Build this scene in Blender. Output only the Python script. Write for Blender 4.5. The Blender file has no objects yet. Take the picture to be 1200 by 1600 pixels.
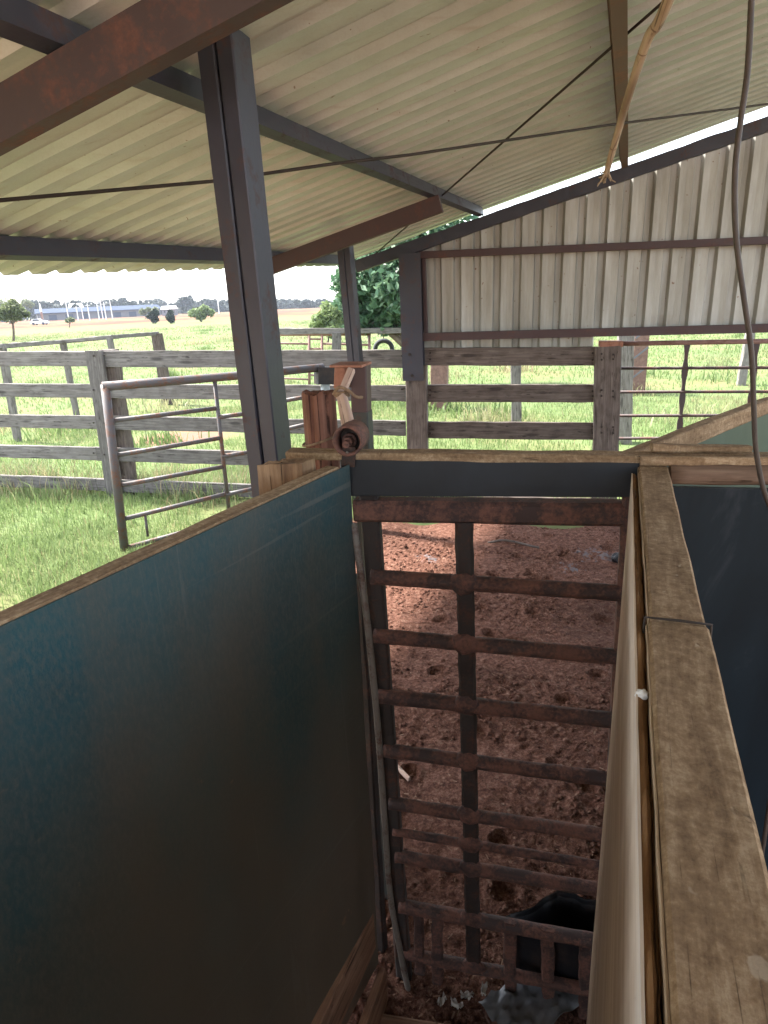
import bpy, bmesh, math, random
import numpy as np
from mathutils import Vector as V, Matrix, noise

random.seed(7)
rng = np.random.default_rng(7)
S = bpy.context.scene
COL = S.collection
rad = math.radians

# ------------------------------------------------------------------ camera
FPX, ROLL, CAMH = 1000.0, rad(2.5), 2.0
_d = (800 - (484 - math.tan(ROLL) * 300)) * math.cos(ROLL)
PITCH = math.atan(_d / FPX)
FWD = V((0, math.cos(PITCH), -math.sin(PITCH)))
_up = V((0, math.sin(PITCH), math.cos(PITCH)))
RGT = V((1, 0, 0)) * math.cos(ROLL) - _up * math.sin(ROLL)
UPV = V((1, 0, 0)) * math.sin(ROLL) + _up * math.cos(ROLL)
EYE = V((0, 0, CAMH))

cd = bpy.data.cameras.new('camera')
cam = bpy.data.objects.new('camera', cd)
COL.objects.link(cam)
cd.sensor_fit = 'VERTICAL'
cd.sensor_height = 36
cd.lens = FPX / 1600 * 36
cd.clip_start, cd.clip_end = 0.02, 6000
m = Matrix((RGT, UPV, -FWD)).transposed().to_4x4()
m.translation = EYE
cam.matrix_world = m
S.camera = cam


def ray(x, y):
    return RGT * ((x - 600) / FPX) + UPV * ((800 - y) / FPX) + FWD


def pz(x, y, z=0.0):                      # a measured point at height z
    d = ray(x, y)
    return EYE + d * ((z - EYE.z) / d.z)


def pp(x, y, pl):                         # a measured point on a plane (point, normal)
    d = ray(x, y)
    return EYE + d * ((pl[0] - EYE).dot(pl[1]) / d.dot(pl[1]))


def azdir(a):
    return V((math.sin(rad(a)), math.cos(rad(a)), 0))


def vplane(P, a):                         # vertical plane through P running along azimuth a
    d = azdir(a)
    return (V(P), V((d.y, -d.x, 0)))


def off(pl, d):                           # plane moved d metres along its normal
    return (pl[0] + pl[1].normalized() * d, pl[1])


# ------------------------------------------------------------------ mesh helpers
def thing(name, label, cat, loc=(0, 0, 0), group=None):
    o = bpy.data.objects.new(name, None)
    COL.objects.link(o)
    o.location = loc
    o.empty_display_size = .1
    o['label'] = label
    o['category'] = cat
    if group:
        o['group'] = group
    return o


def tag(o, label, cat, group=None):
    o['label'] = label
    o['category'] = cat
    if group:
        o['group'] = group
    return o


def frame(A, B, up=V((0, 0, 1))):
    X = (B - A).normalized()
    Z = up - X * up.dot(X)
    if Z.length < 1e-4:
        Z = V((0, 1, 0)) - X * X.y
    Z.normalize()
    Y = Z.cross(X)
    M = Matrix((X, Y, Z)).transposed().to_4x4()
    M.translation = A
    return M


def root_loc(p):
    L = V((0, 0, 0))
    while p is not None:
        L += p.matrix_basis.translation if p.type != 'EMPTY' else V(p.location)
        p = p.parent
    return L


def obj(name, geo, mat, parent=None, M=None, smooth=False, bevel=0):
    """geo: list of (verts, faces) in world coordinates -> ONE mesh object whose local axes are M."""
    vs, fs = [], []
    for v, f in geo:
        k = len(vs)
        vs += [V(p) for p in v]
        fs += [tuple(i + k for i in q) for q in f]
    if M is None:
        if parent is not None and parent.type == 'EMPTY':
            M = Matrix.Translation(V(parent.location))
        else:
            M = Matrix.Translation(min(vs, key=lambda p: p.z))
    Mi = M.inverted()
    me = bpy.data.meshes.new(name)
    me.from_pydata([Mi @ p for p in vs], [], fs)
    bm = bmesh.new()
    bm.from_mesh(me)
    bmesh.ops.recalc_face_normals(bm, faces=bm.faces)
    bm.to_mesh(me)
    bm.free()
    if smooth:
        for p in me.polygons:
            p.use_smooth = True
    mats = mat if isinstance(mat, (list, tuple)) else [mat]
    for q in mats:
        me.materials.append(q)
    o = bpy.data.objects.new(name, me)
    COL.objects.link(o)
    if parent is not None:
        o.parent = parent
        PM = Matrix.Identity(4)
        chain = []
        p = parent
        while p is not None:
            chain.append(p)
            p = p.parent
        for p in reversed(chain):
            PM = PM @ (Matrix.Translation(p.location) if p.type == 'EMPTY' else p.matrix_basis)
        o.matrix_basis = PM.inverted() @ M
    else:
        o.matrix_basis = M
    return o


def rect(w, h, c=0.003):
    a, b = w / 2, h / 2
    return [(-a + c, -b), (a - c, -b), (a, -b + c), (a, b - c), (a - c, b), (-a + c, b), (-a, b - c), (-a, -b + c)]


def circ(r, n=12):
    return [(r * math.cos(2 * math.pi * i / n), r * math.sin(2 * math.pi * i / n)) for i in range(n)]


def ext(prof, A, B, up=V((0, 0, 1)), step=.08, jit=0.0, fr=6.0, seed=0, bow=0.0):
    """a profile (y, z) swept from A to B, with uneven edges of size jit"""
    M = frame(A, B, up)
    L = (B - A).length
    n = max(1, min(120, int(L / step))) if (jit or bow) else 1
    vs, fs = [], []
    k = len(prof)
    for i in range(n + 1):
        x = L * i / n
        for (y, z) in prof:
            if jit:
                q = V((x * fr + seed * 7.1, y * 30 + seed, z * 30 + seed * 3.3))
                y2 = y + jit * noise.noise(q)
                z2 = z + jit * noise.noise(q + V((31, 17, 5)))
            else:
                y2, z2 = y, z
            z2 += bow * math.sin(math.pi * x / L) if L else 0
            vs.append(M @ V((x, y2, z2)))
    for i in range(n):
        for j in range(k):
            a, b = i * k + j, i * k + (j + 1) % k
            fs.append((a, b, b + k, a + k))
    fs.append(tuple(range(k)))
    fs.append(tuple(n * k + j for j in range(k)))
    return vs, fs


def tube(pts, r, n=10, r2=None, jit=0.0, seed=0, step=None):
    P = [V(p) for p in pts]
    if step:
        Q = [P[0]]
        for a, b in zip(P, P[1:]):
            kk = max(1, int((b - a).length / step))
            Q += [a.lerp(b, (i + 1) / kk) for i in range(kk)]
        P = Q
    vs, fs = [], []
    N = len(P)
    nrm = None
    for i, p in enumerate(P):
        t = (P[min(i + 1, N - 1)] - P[max(i - 1, 0)]).normalized()
        if nrm is None:
            nrm = t.cross(V((0, 0, 1)))
            if nrm.length < .05:
                nrm = t.cross(V((0, 1, 0)))
        nrm = (nrm - t * nrm.dot(t)).normalized()
        bn = t.cross(nrm)
        rr = r if r2 is None else r + (r2 - r) * i / (N - 1)
        for j in range(n):
            a = 2 * math.pi * j / n
            q = rr
            if jit:
                q += jit * noise.noise(V((p.x * 25 + seed, p.y * 25 + j * .9, p.z * 25)))
            vs.append(p + (nrm * math.cos(a) + bn * math.sin(a)) * q)
    for i in range(N - 1):
        for j in range(n):
            a, b = i * n + j, i * n + (j + 1) % n
            fs.append((a, b, b + n, a + n))
    fs.append(tuple(range(n)))
    fs.append(tuple((N - 1) * n + j for j in range(n)))
    return vs, fs


def smoothpts(P, k=6):                    # Catmull-Rom
    P = [V(p) for p in P]
    Q = [P[0] * 2 - P[1]] + P + [P[-1] * 2 - P[-2]]
    out = []
    for i in range(1, len(Q) - 2):
        a, b, c, d = Q[i - 1:i + 3]
        for j in range(k):
            t = j / k
            out.append(.5 * ((2 * b) + (c - a) * t + (2 * a - 5 * b + 4 * c - d) * t * t + (3 * b - a - 3 * c + d) * t ** 3))
    out.append(P[-1])
    return out


def hexa(c):                              # 8 corners: 4 bottom then 4 top
    return [V(p) for p in c], [(0, 1, 2, 3), (4, 5, 6, 7), (0, 1, 5, 4), (1, 2, 6, 5), (2, 3, 7, 6), (3, 0, 4, 7)]


def boxat(c, sx, sy, sz, rz=0):
    R = Matrix.Rotation(rz, 4, 'Z')
    q = [(-1, -1), (1, -1), (1, 1), (-1, 1)]
    return hexa([V(c) + R @ V((a * sx / 2, b * sy / 2, z)) for z in (0, sz) for a, b in q])


def board(name, A, B, w, t, up, mat, parent, jit=.003, seed=0, c=.003, bow=0.0, step=.06):
    """a board from A to B: height w along up, thickness t"""
    return obj(name, [ext(rect(t, w, c), A, B, up, step, jit, 5, seed, bow)], mat, parent, frame(A, B, up))


def pipe(name, pts, r, mat, parent, n=12, jit=0.0, seed=0, step=None):
    P = [V(p) for p in pts]
    return obj(name, [tube(P, r, n, None, jit, seed, step)], mat, parent, frame(P[0], P[-1] if (P[-1] - P[0]).length > .02 else P[len(P) // 3]), True)


# ------------------------------------------------------------------ materials
class NT:
    def __init__(s, name):
        s.m = bpy.data.materials.new(name)
        s.m.use_nodes = True
        s.t = s.m.node_tree
        s.b = s.t.nodes['Principled BSDF']
        s.out = s.t.nodes['Material Output']
        s.tc = s.t.nodes.new('ShaderNodeTexCoord')

    def n(s, kind, **kw):
        o = s.t.nodes.new(kind)
        for k, v in kw.items():
            setattr(o, k, v)
        return o

    def l(s, a, b):
        s.t.links.new(a, b)

    rnd = False

    def coord(s, scale=(1, 1, 1), src='Object', rot=(0, 0, 0)):
        mp = s.n('ShaderNodeMapping')
        if s.rnd:                          # no two pieces carry the same figure
            oi = s.n('ShaderNodeObjectInfo')
            k = s.n('ShaderNodeVectorMath', operation='SCALE')
            k.inputs[0].default_value = (37.3, 91.7, 53.1)
            s.l(oi.outputs['Random'], k.inputs['Scale'])
            s.l(k.outputs[0], mp.inputs['Location'])
        mp.inputs['Scale'].default_value = scale
        mp.inputs['Rotation'].default_value = rot
        s.l(s.tc.outputs[src], mp.inputs['Vector'])
        return mp.outputs['Vector']

    def noise(s, vec, scale=1., detail=6, rough=.6, dist=0.):
        o = s.n('ShaderNodeTexNoise')
        o.inputs['Scale'].default_value = scale
        o.inputs['Detail'].default_value = detail
        o.inputs['Roughness'].default_value = rough
        o.inputs['Distortion'].default_value = dist
        s.l(vec, o.inputs['Vector'])
        return o.outputs['Fac']

    def ramp(s, fac, stops):
        o = s.n('ShaderNodeValToRGB')
        e = o.color_ramp.elements
        while len(e) < len(stops):
            e.new(.5)
        for q, (p, c) in zip(e, stops):
            q.position = p
            q.color = tuple(c) + (1,) if len(c) == 3 else c
        s.l(fac, o.inputs['Fac'])
        return o.outputs['Color']

    def mask(s, fac, lo, hi):
        o = s.n('ShaderNodeMapRange')
        o.inputs['From Min'].default_value = lo
        o.inputs['From Max'].default_value = hi
        s.l(fac, o.inputs['Value'])
        return o.outputs['Result']

    def mix(s, fac, a, b, mode='MIX'):
        o = s.n('ShaderNodeMix', data_type='RGBA', blend_type=mode)
        for src, i in ((fac, 0), (a, 6), (b, 7)):
            if hasattr(src, 'is_linked'):
                s.l(src, o.inputs[i])
            elif i == 0:
                o.inputs[0].default_value = src
            else:
                o.inputs[i].default_value = tuple(src) + (1,)
        return o.outputs[2]

    def math(s, op, a, b=0.):
        o = s.n('ShaderNodeMath', operation=op)
        for i, src in enumerate((a, b)):
            if hasattr(src, 'is_linked'):
                s.l(src, o.inputs[i])
            else:
                o.inputs[i].default_value = src
        return o.outputs[0]

    def bump(s, h, strength=.3, dist=.01):
        o = s.n('ShaderNodeBump')
        o.inputs['Strength'].default_value = strength
        o.inputs['Distance'].default_value = dist
        s.l(h, o.inputs['Height'])
        s.l(o.outputs[0], s.b.inputs['Normal'])

    def set(s, col=None, rough=None, metal=None, spec=None):
        for v, k in ((col, 'Base Color'), (rough, 'Roughness'), (metal, 'Metallic'), (spec, 'Specular IOR Level')):
            if v is None:
                continue
            if hasattr(v, 'is_linked'):
                s.l(v, s.b.inputs[k])
            else:
                s.b.inputs[k].default_value = tuple(v) + (1,) if isinstance(v, tuple) else v
        return s.m


def wood(name, dark, mid, light, stain=(.03, .02, .015), st=.35, rough=.85, sc=1.0, bump=.5, saw=False):
    t = NT(name)
    t.rnd = True
    g = t.noise(t.coord((3 * sc, 60 * sc, 60 * sc)), 1, 8, .65, .6)
    g2 = t.noise(t.coord((9, 16, 16)), 1, 5, .6)
    c = t.ramp(g, [(.25, dark), (.5, mid), (.78, light)])
    c = t.mix(t.mask(g2, .5, .72), c, stain, 'MIX') if st >= 1 else t.mix(t.math('MULTIPLY', t.mask(g2, .45, .75), st), c, stain)
    # splits along the grain and a few knots
    cr = t.math('ABSOLUTE', t.math('SUBTRACT', t.noise(t.coord((1. * sc, 36 * sc, 36 * sc)), 1, 2, .45, .1), .5))
    ck = t.math('MULTIPLY', t.math('SUBTRACT', 1., t.mask(cr, .004, .016)), t.mask(g2, .46, .54))
    c = t.mix(t.math('MULTIPLY', ck, .85), c, tuple(x * .3 for x in dark))
    vo = t.n('ShaderNodeTexVoronoi')
    t.l(t.coord((2.2 * sc, 9 * sc, 9 * sc)), vo.inputs['Vector'])
    vo.inputs['Scale'].default_value = 1.
    kn = t.math('SUBTRACT', 1., t.mask(vo.outputs['Distance'], .1, .2))
    c = t.mix(t.math('MULTIPLY', kn, .75), c, tuple(x * .55 for x in dark))
    oi = t.n('ShaderNodeObjectInfo')
    hv = t.n('ShaderNodeHueSaturation')
    t.l(t.math('ADD', .82, t.math('MULTIPLY', oi.outputs['Random'], .36)), hv.inputs['Value'])
    t.l(c, hv.inputs['Color'])
    c = hv.outputs[0]
    h = t.math('SUBTRACT', g, ck)
    if saw:
        w = t.n('ShaderNodeTexWave', wave_type='BANDS', bands_direction='X')
        w.inputs['Scale'].default_value = 55
        w.inputs['Distortion'].default_value = 9
        w.inputs['Detail'].default_value = 3
        t.l(t.coord((1, .5, 1), rot=(0, 0, .25)), w.inputs['Vector'])
        c = t.mix(t.math('MULTIPLY', t.math('MULTIPLY', w.outputs['Fac'], t.mask(g2, .35, .6)), .3), c, dark)
        h = t.math('ADD', g, t.math('MULTIPLY', w.outputs['Fac'], .4))
    t.bump(h, bump, .004)
    return t.set(c, rough, spec=.25)


def paint(name, base, rust=(.16, .055, .028), amount=.5, rough=.5, metal=.0, sc=1., bump=.25):
    t = NT(name)
    t.rnd = True
    v = t.coord((1, 1, 1))
    a = t.noise(v, 7 * sc, 9, .68)
    b = t.noise(v, 60 * sc, 6, .6)
    k = t.mask(t.math('ADD', a, t.math('MULTIPLY', t.math('SUBTRACT', b, .5), .35)), .72 - .4 * amount, .88 - .4 * amount)
    rc = t.mix(b, tuple(x * .45 for x in rust), tuple(x * 1.5 for x in rust))
    run = t.mask(t.noise(t.coord((2.5, 40, 40)), 1, 5, .6), .55, .72)
    k = t.math('MAXIMUM', k, t.math('MULTIPLY', run, .55 * amount))
    dust = t.mix(t.math('MULTIPLY', t.mask(t.noise(v, 3, 4), .4, .8), .35), base, tuple(.5 * x + .05 for x in base))
    c = t.mix(k, dust, rc)
    r = t.math('ADD', t.math('MULTIPLY', k, .85 - rough), rough)
    t.bump(t.math('ADD', b, t.math('MULTIPLY', k, .6)), bump, .002)
    return t.set(c, r, metal, .4)


def plain(name, col, rough=.7, var=.25, sc=8., bump=.15, metal=0., dist=.005, spec=.4):
    t = NT(name)
    f = t.noise(t.coord(), sc, 7, .62)
    c = t.ramp(f, [(.3, tuple(x * (1 - var) for x in col)), (.7, tuple(min(1, x * (1 + var)) for x in col))])
    if bump:
        t.bump(t.noise(t.coord(), sc * 6, 6, .6), bump, dist)
    return t.set(c, rough, metal, spec)


def leafmat(name, cols, trans=.35, sc=.8, rough=.5):
    t = NT(name)
    f = t.noise(t.coord(), sc, 4, .6)
    ri = t.n('ShaderNodeNewGeometry').outputs['Random Per Island']
    k = t.math('ADD', t.math('MULTIPLY', f, .5), t.math('MULTIPLY', ri, .5))
    c = t.ramp(k, [(.2, cols[0]), (.5, cols[1]), (.8, cols[2])])
    t.set(c, rough, spec=.3)
    tr = t.n('ShaderNodeBsdfTranslucent')
    t.l(c, tr.inputs['Color'])
    mx = t.n('ShaderNodeMixShader')
    mx.inputs[0].default_value = trans
    t.l(t.b.outputs[0], mx.inputs[1])
    t.l(tr.outputs[0], mx.inputs[2])
    t.l(mx.outputs[0], t.out.inputs['Surface'])
    return t.m


M_ = {}
M_['board_grey'] = wood('weathered_grey_wood', (.09, .08, .075), (.16, .145, .135), (.27, .25, .23), (.08, .065, .055), .5)
M_['board_brown'] = wood('weathered_brown_wood', (.06, .045, .04), (.115, .09, .078), (.19, .155, .135), (.05, .035, .028), .55)
M_['cap_old'] = wood('brown_batten_wood', (.115, .07, .036), (.2, .13, .074), (.29, .2, .125), (.085, .052, .03), .65, saw=True)
M_['rail_wood'] = wood('dusty_round_rail', (.08, .05, .034), (.14, .09, .062), (.22, .155, .11), (.06, .038, .026), .6)
M_['cap_rough'] = wood('broken_plywood_edge', (.09, .042, .018), (.2, .105, .045), (.36, .22, .11), (.07, .03, .012), .6, bump=.9)
M_['cap_pale'] = wood('pale_sawn_edge', (.3, .21, .13), (.42, .31, .21), (.52, .41, .3), (.25, .16, .09), .4)
M_['log_red'] = wood('reddish_timber', (.085, .035, .024), (.17, .075, .05), (.27, .14, .1), (.05, .022, .016), .5, sc=.8, bump=.9)
M_['log_end'] = wood('raw_timber', (.1, .055, .03), (.24, .15, .085), (.38, .26, .16), (.06, .03, .018), .55, sc=.8, bump=1.)
M_['lever_wood'] = wood('pale_worn_wood', (.34, .22, .17), (.5, .36, .29), (.62, .48, .4), (.28, .17, .12), .4, bump=.3)
M_['plank_warm'] = wood('warm_floor_plank', (.14, .075, .048), (.27, .155, .1), (.38, .24, .165), (.1, .055, .033), .5)
M_['cane'] = wood('dry_cane', (.26, .18, .11), (.36, .27, .18), (.44, .35, .25), (.18, .12, .07), .4, rough=.6, bump=.2)
M_['steel_dark'] = paint('dark_blue_steel_paint', (.033, .034, .05), (.075, .038, .034), .4, .42)
M_['steel_rust'] = paint('rusty_red_steel', (.062, .042, .042), (.115, .055, .043), .6, .6)
M_['rust_light'] = paint('pale_rust_channel', (.12, .075, .052), (.17, .09, .055), .6, .7)
M_['steel_maroon'] = paint('maroon_primer_steel', (.058, .03, .03), (.1, .045, .036), .4, .55)
M_['gate_rust'] = paint('brown_rusted_gate', (.042, .023, .02), (.135, .062, .045), .78, .75, sc=2., bump=.7)
M_['gate_dark'] = paint('dark_gate_steel', (.018, .011, .009), (.06, .026, .017), .55, .7, sc=2., bump=.5)
M_['gate_worn'] = paint('worn_bright_pipe', (.17, .15, .13), (.1, .055, .04), .55, .5, .2, sc=3.)
M_['pipe_grey'] = paint('worn_grey_pipe', (.085, .078, .08), (.14, .068, .042), .6, .5, sc=2.)
M_['pipe_red'] = paint('faded_red_pipe', (.26, .15, .13), (.17, .085, .06), .5, .6)
M_['orange_rust'] = paint('orange_rust', (.29, .13, .085), (.2, .08, .05), .6, .8, sc=3)
M_['post_green'] = paint('dark_green_post', (.03, .032, .028), (.08, .038, .028), .45, .6, sc=2)
M_['rod'] = plain('rod_steel', (.03, .02, .015), .7)
t = NT('dusty_black_plastic')
a = t.noise(t.coord(), 9, 7, .7)
c = t.mix(t.math('MULTIPLY', t.mask(a, .48, .72), .6), (.008, .008, .01), (.07, .04, .028))
t.bump(t.noise(t.coord(), 40, 5), .25, .004)
M_['black_rubber'] = t.set(c, .5, spec=.35)
M_['tyre'] = plain('tyre_rubber', (.035, .037, .042), .8)
M_['cable'] = plain('cable_sheath', (.05, .036, .028), .55, .3, 30)
M_['rope'] = plain('twine', (.2, .13, .08), .9, .4, 90, .6)
M_['cream'] = None
M_['pvc'] = plain('grey_pipe', (.33, .37, .37), .5)

# dusty sawn cap board: blotchy, faint grain, saw marks in places, small chips
t = NT('dusty_cap_board')
t.rnd = True
v = t.coord()
g = t.noise(t.coord((6, 55, 55)), 1, 8, .7, .8)
b1 = t.noise(v, 9, 7, .68, .4)
b2 = t.noise(v, 95, 8, .75)
c = t.ramp(t.math('ADD', t.math('MULTIPLY', g, .36), t.math('ADD', t.math('MULTIPLY', b1, .2), t.math('MULTIPLY', b2, .44))), [(.36, (.085, .05, .027)), (.5, (.235, .155, .09)), (.6, (.38, .28, .18))])
w = t.n('ShaderNodeTexWave', wave_type='BANDS', bands_direction='X')
w.inputs['Scale'].default_value = 42
w.inputs['Distortion'].default_value = 14
w.inputs['Detail'].default_value = 4
t.l(t.coord((1, .6, 1), rot=(0, 0, .3)), w.inputs['Vector'])
sw = t.math('MULTIPLY', w.outputs['Fac'], t.mask(t.noise(v, 4, 3), .47, .6))
c = t.mix(t.math('MULTIPLY', sw, .3), c, (.1, .062, .035))
dk = t.mask(t.noise(v, 22, 4, .7, .5), .66, .73)
c = t.mix(t.math('MULTIPLY', dk, .7), c, (.075, .045, .025))
pl_ = t.mask(t.noise(v, 34, 3, .6), .7, .74)
c = t.mix(t.math('MULTIPLY', pl_, .6), c, (.42, .34, .25))
t.bump(t.math('SUBTRACT', t.math('ADD', b2, t.math('MULTIPLY', g, .5)), t.math('MULTIPLY', dk, .8)), .5, .003)
cr = t.math('ABSOLUTE', t.math('SUBTRACT', t.noise(t.coord((.9, 46, 46)), 1, 2, .4, .1), .5))
ck = t.math('MULTIPLY', t.math('SUBTRACT', 1., t.mask(cr, .002, .01)), t.mask(b1, .5, .6))
c = t.mix(t.math('MULTIPLY', ck, .7), c, (.03, .017, .009))
M_['cap'] = t.set(c, .9, spec=.2)
# cream plywood face: pale with grey weathered streaks
t = NT('pale_plywood_face')
g = t.noise(t.coord((2, 30, 30)), 1, 7, .6, .5)
c = t.ramp(g, [(.25, (.55, .42, .32)), (.5, (.7, .58, .48)), (.75, (.78, .68, .59))])
bl = t.mask(t.noise(t.coord((1.2, 9, 9)), 1, 4), .52, .66)
c = t.mix(t.math('MULTIPLY', bl, .6), c, (.62, .62, .64))
sz = t.n('ShaderNodeSeparateXYZ')
t.l(t.coord(), sz.inputs[0])
low = t.mask(t.math('ADD', sz.outputs['Z'], t.math('MULTIPLY', t.math('SUBTRACT', t.noise(t.coord((3, 2, 2)), 1, 6, .6), .5), .5)), 1.56, 1.38)
c = t.mix(t.math('MULTIPLY', low, .9), c, t.mix(t.mask(g, .3, .7), (.26, .16, .09), (.48, .34, .22)))
gm = t.mask(t.noise(t.coord((3, 5, 5)), 1, 6, .65), .5, .7)
c = t.mix(t.math('MULTIPLY', gm, .4), c, (.4, .29, .2))
sp = t.mask(t.noise(t.coord(), 40, 4, .6), .68, .72)
c = t.mix(t.math('MULTIPLY', sp, .6), c, (.22, .13, .08))
t.bump(g, .2, .003)
M_['cream'] = t.set(c, .6)

# dark film-faced plywood with a faint weave, scuffs, dust and painted-in reflected light
t = NT('dark_film_faced_plywood')
v = t.coord()
a = t.noise(v, 1.3, 5, .55)
c = t.ramp(a, [(.3, (.009, .04, .05)), (.6, (.015, .056, .066)), (.8, (.028, .056, .054))])
sm = t.mask(t.noise(t.coord((1.4, 1, 2.6)), 1.1, 7, .68), .42, .7)
c = t.mix(t.math('MULTIPLY', sm, .6), c, (.05, .033, .022))
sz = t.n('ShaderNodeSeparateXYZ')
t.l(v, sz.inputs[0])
mud_bounce = t.mask(t.math('ADD', sz.outputs['Z'], t.math('MULTIPLY', t.math('SUBTRACT', t.noise(t.coord((2.2, 1, .9)), 1, 6, .6), .5), 1.6)), 1.25, .2)  # brown glow off the soil painted low on the sheet, along with mud
c = t.mix(t.math('MULTIPLY', mud_bounce, .8), c, (.16, .122, .082))
fw = t.noise(t.coord((170, 170, 70)), 1, 5, .75)
c = t.mix(t.math('MULTIPLY', t.mask(fw, .42, .66), .55), c, (.085, .082, .072))
light_band = t.noise(t.coord((5.5, 1, .8), rot=(0, .62, 0)), 1, 4, .5, .3)  # soft diagonal bands of light painted into the colour
c = t.mix(t.math('MULTIPLY', t.mask(light_band, .42, .66), .5), c, (.085, .066, .048))
t.bump(fw, .12, .002)
sp = t.mask(t.noise(v, 45, 3, .5), .72, .76)
c = t.mix(t.math('MULTIPLY', sp, .3), c, (.12, .1, .08))
# long shallow scrapes left by horns and hooves, and dried splashes
sc1 = t.mask(t.noise(t.coord((1.1, 1, 46), rot=(0, .5, 0)), 1, 4, .55, .8), .62, .68)
sc2 = t.mask(t.noise(t.coord((34, 1, 1.6), rot=(0, .25, 0)), 1, 3, .5, 1.2), .66, .7)
zone = t.mask(t.noise(v, 1.1, 3), .42, .6)
c = t.mix(t.math('MULTIPLY', t.math('MAXIMUM', sc1, sc2), t.math('MULTIPLY', zone, .35)), c, (.14, .13, .115))
spl = t.mask(t.noise(v, 13, 5, .65), .66, .7)
c = t.mix(t.math('MULTIPLY', spl, t.math('MULTIPLY', t.math('ADD', mud_bounce, .25), .8)), c, (.19, .125, .08))
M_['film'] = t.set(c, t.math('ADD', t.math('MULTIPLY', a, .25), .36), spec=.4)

# the sheet further off: bluer, with pale drips
t = NT('streaked_film_plywood')
a = t.noise(t.coord((6, 6, 1.4)), 1, 7, .62, .6)
c = t.ramp(a, [(.35, (.003, .008, .013)), (.54, (.006, .014, .021)), (.6, (.026, .034, .044)), (.7, (.014, .021, .029))])
t.bump(a, .2, .003)
M_['film_streak'] = t.set(c, .5, spec=.2)
M_['film_teal'] = plain('teal_film_plywood', (.018, .034, .034), .5, .4, 2.5, .1)
M_['film_head'] = plain('blue_black_board', (.006, .009, .013), .55, .6, 5, .15)

# zinc sheet
t = NT('aged_zinc_sheet')
v = t.coord()
a = t.noise(v, 2.2, 6, .6)
c = t.ramp(a, [(.3, (.46, .485, .455)), (.55, (.55, .575, .545)), (.8, (.62, .645, .62))])
sp = t.mask(t.noise(v, 38, 2, .5), .735, .76)
c = t.mix(t.math('MULTIPLY', sp, .8), c, (.2, .13, .08))
st = t.mask(t.noise(v, .9, 4, .7), .5, .72)
c = t.mix(t.math('MULTIPLY', st, .22), c, (.42, .3, .22))
rn = t.mask(t.noise(t.coord((1.2, 26, 26), rot=(0, 0, .283)), 1, 5, .6), .56, .74)
c = t.mix(t.math('MULTIPLY', rn, .35), c, (.34, .26, .19))
fs = t.noise(v, 130, 5, .7)
c = t.mix(t.math('MULTIPLY', t.mask(fs, .45, .75), .25), c, (.36, .32, .27))
M_['zinc'] = t.set(c, .42, .25, .5)
t = NT('weathered_wall_sheet')
v = t.coord()
a = t.noise(t.coord((7, 7, .9)), 1, 6, .65)
c = t.ramp(a, [(.3, (.25, .235, .2)), (.55, (.38, .37, .335)), (.8, (.52, .525, .51))])
sp = t.mask(t.noise(v, 30, 2, .5), .72, .75)
c = t.mix(t.math('MULTIPLY', sp, .8), c, (.16, .08, .045))
M_['wall_zinc'] = t.set(c, .5, .3, .5)

# soil
def soilcol(t, v):
    a = t.noise(v, 1.6, 6, .6)
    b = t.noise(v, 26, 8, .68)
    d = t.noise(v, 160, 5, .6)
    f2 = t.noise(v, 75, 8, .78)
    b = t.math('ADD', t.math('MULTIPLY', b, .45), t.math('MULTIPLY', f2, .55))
    c = t.ramp(b, [(.37, (.03, .013, .009)), (.5, (.145, .064, .043)), (.61, (.31, .175, .128))])  # darkest in the bump's hollows: crevice shade painted into the ramp
    c = t.mix(t.math('MULTIPLY', t.mask(a, .45, .75), .35), c, (.19, .09, .065))
    fl = t.mask(d, .62, .68)
    c = t.mix(t.math('MULTIPLY', fl, .6), c, (.36, .24, .16))
    damp = t.mask(t.noise(v, .9, 5, .6, .5), .52, .66)
    c = t.mix(t.math('MULTIPLY', damp, .5), c, (.05, .024, .016))
    return c, b, d


t = NT('red_earth')
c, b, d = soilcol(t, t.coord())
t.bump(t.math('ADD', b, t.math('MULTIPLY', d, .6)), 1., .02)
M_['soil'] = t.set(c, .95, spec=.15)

t = NT('ash_and_earth')
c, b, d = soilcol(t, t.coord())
k = t.mask(t.noise(t.coord(), 24, 6, .7), .46, .58)
c = t.mix(t.math('MULTIPLY', k, .85), c, (.13, .125, .135))
k2 = t.mask(t.noise(t.coord((1, 1, 1), rot=(1, 0, 0)), 17, 5, .7), .58, .64)
c = t.mix(t.math('MULTIPLY', k2, .8), c, (.025, .025, .03))
t.bump(b, .8, .01)
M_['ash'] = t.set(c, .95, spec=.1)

# ground: pasture with bare red earth in patches and a bare belt far off
t = NT('pasture_ground')
v = t.coord()
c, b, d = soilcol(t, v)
n1 = t.noise(v, .35, 6, .62)
n2 = t.noise(v, .03, 5, .6)
n3 = t.noise(v, 6, 5, .6)
gcol = t.ramp(n1, [(.3, (.16, .125, .065)), (.42, (.135, .14, .06)), (.55, (.11, .15, .058)), (.68, (.13, .17, .066)), (.8, (.17, .165, .08))])
gcol = t.mix(t.math('MULTIPLY', n3, .4), gcol, (.085, .125, .045))
sx = t.n('ShaderNodeSeparateXYZ')
t.l(v, sx.inputs[0])
ln = t.n('ShaderNodeVectorMath', operation='LENGTH')
t.l(v, ln.inputs[0])
dist = t.math('ADD', ln.outputs['Value'], t.math('MULTIPLY', t.math('SUBTRACT', n2, .5), 70))
belt = t.math('MULTIPLY', t.mask(dist, 128, 150), t.math('SUBTRACT', 1., t.mask(dist, 520, 580)))
far = t.mix(t.math('MULTIPLY', belt, t.mask(t.noise(v, .045, 5, .6), .36, .5)), gcol, (.14, .045, .028))
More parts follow.
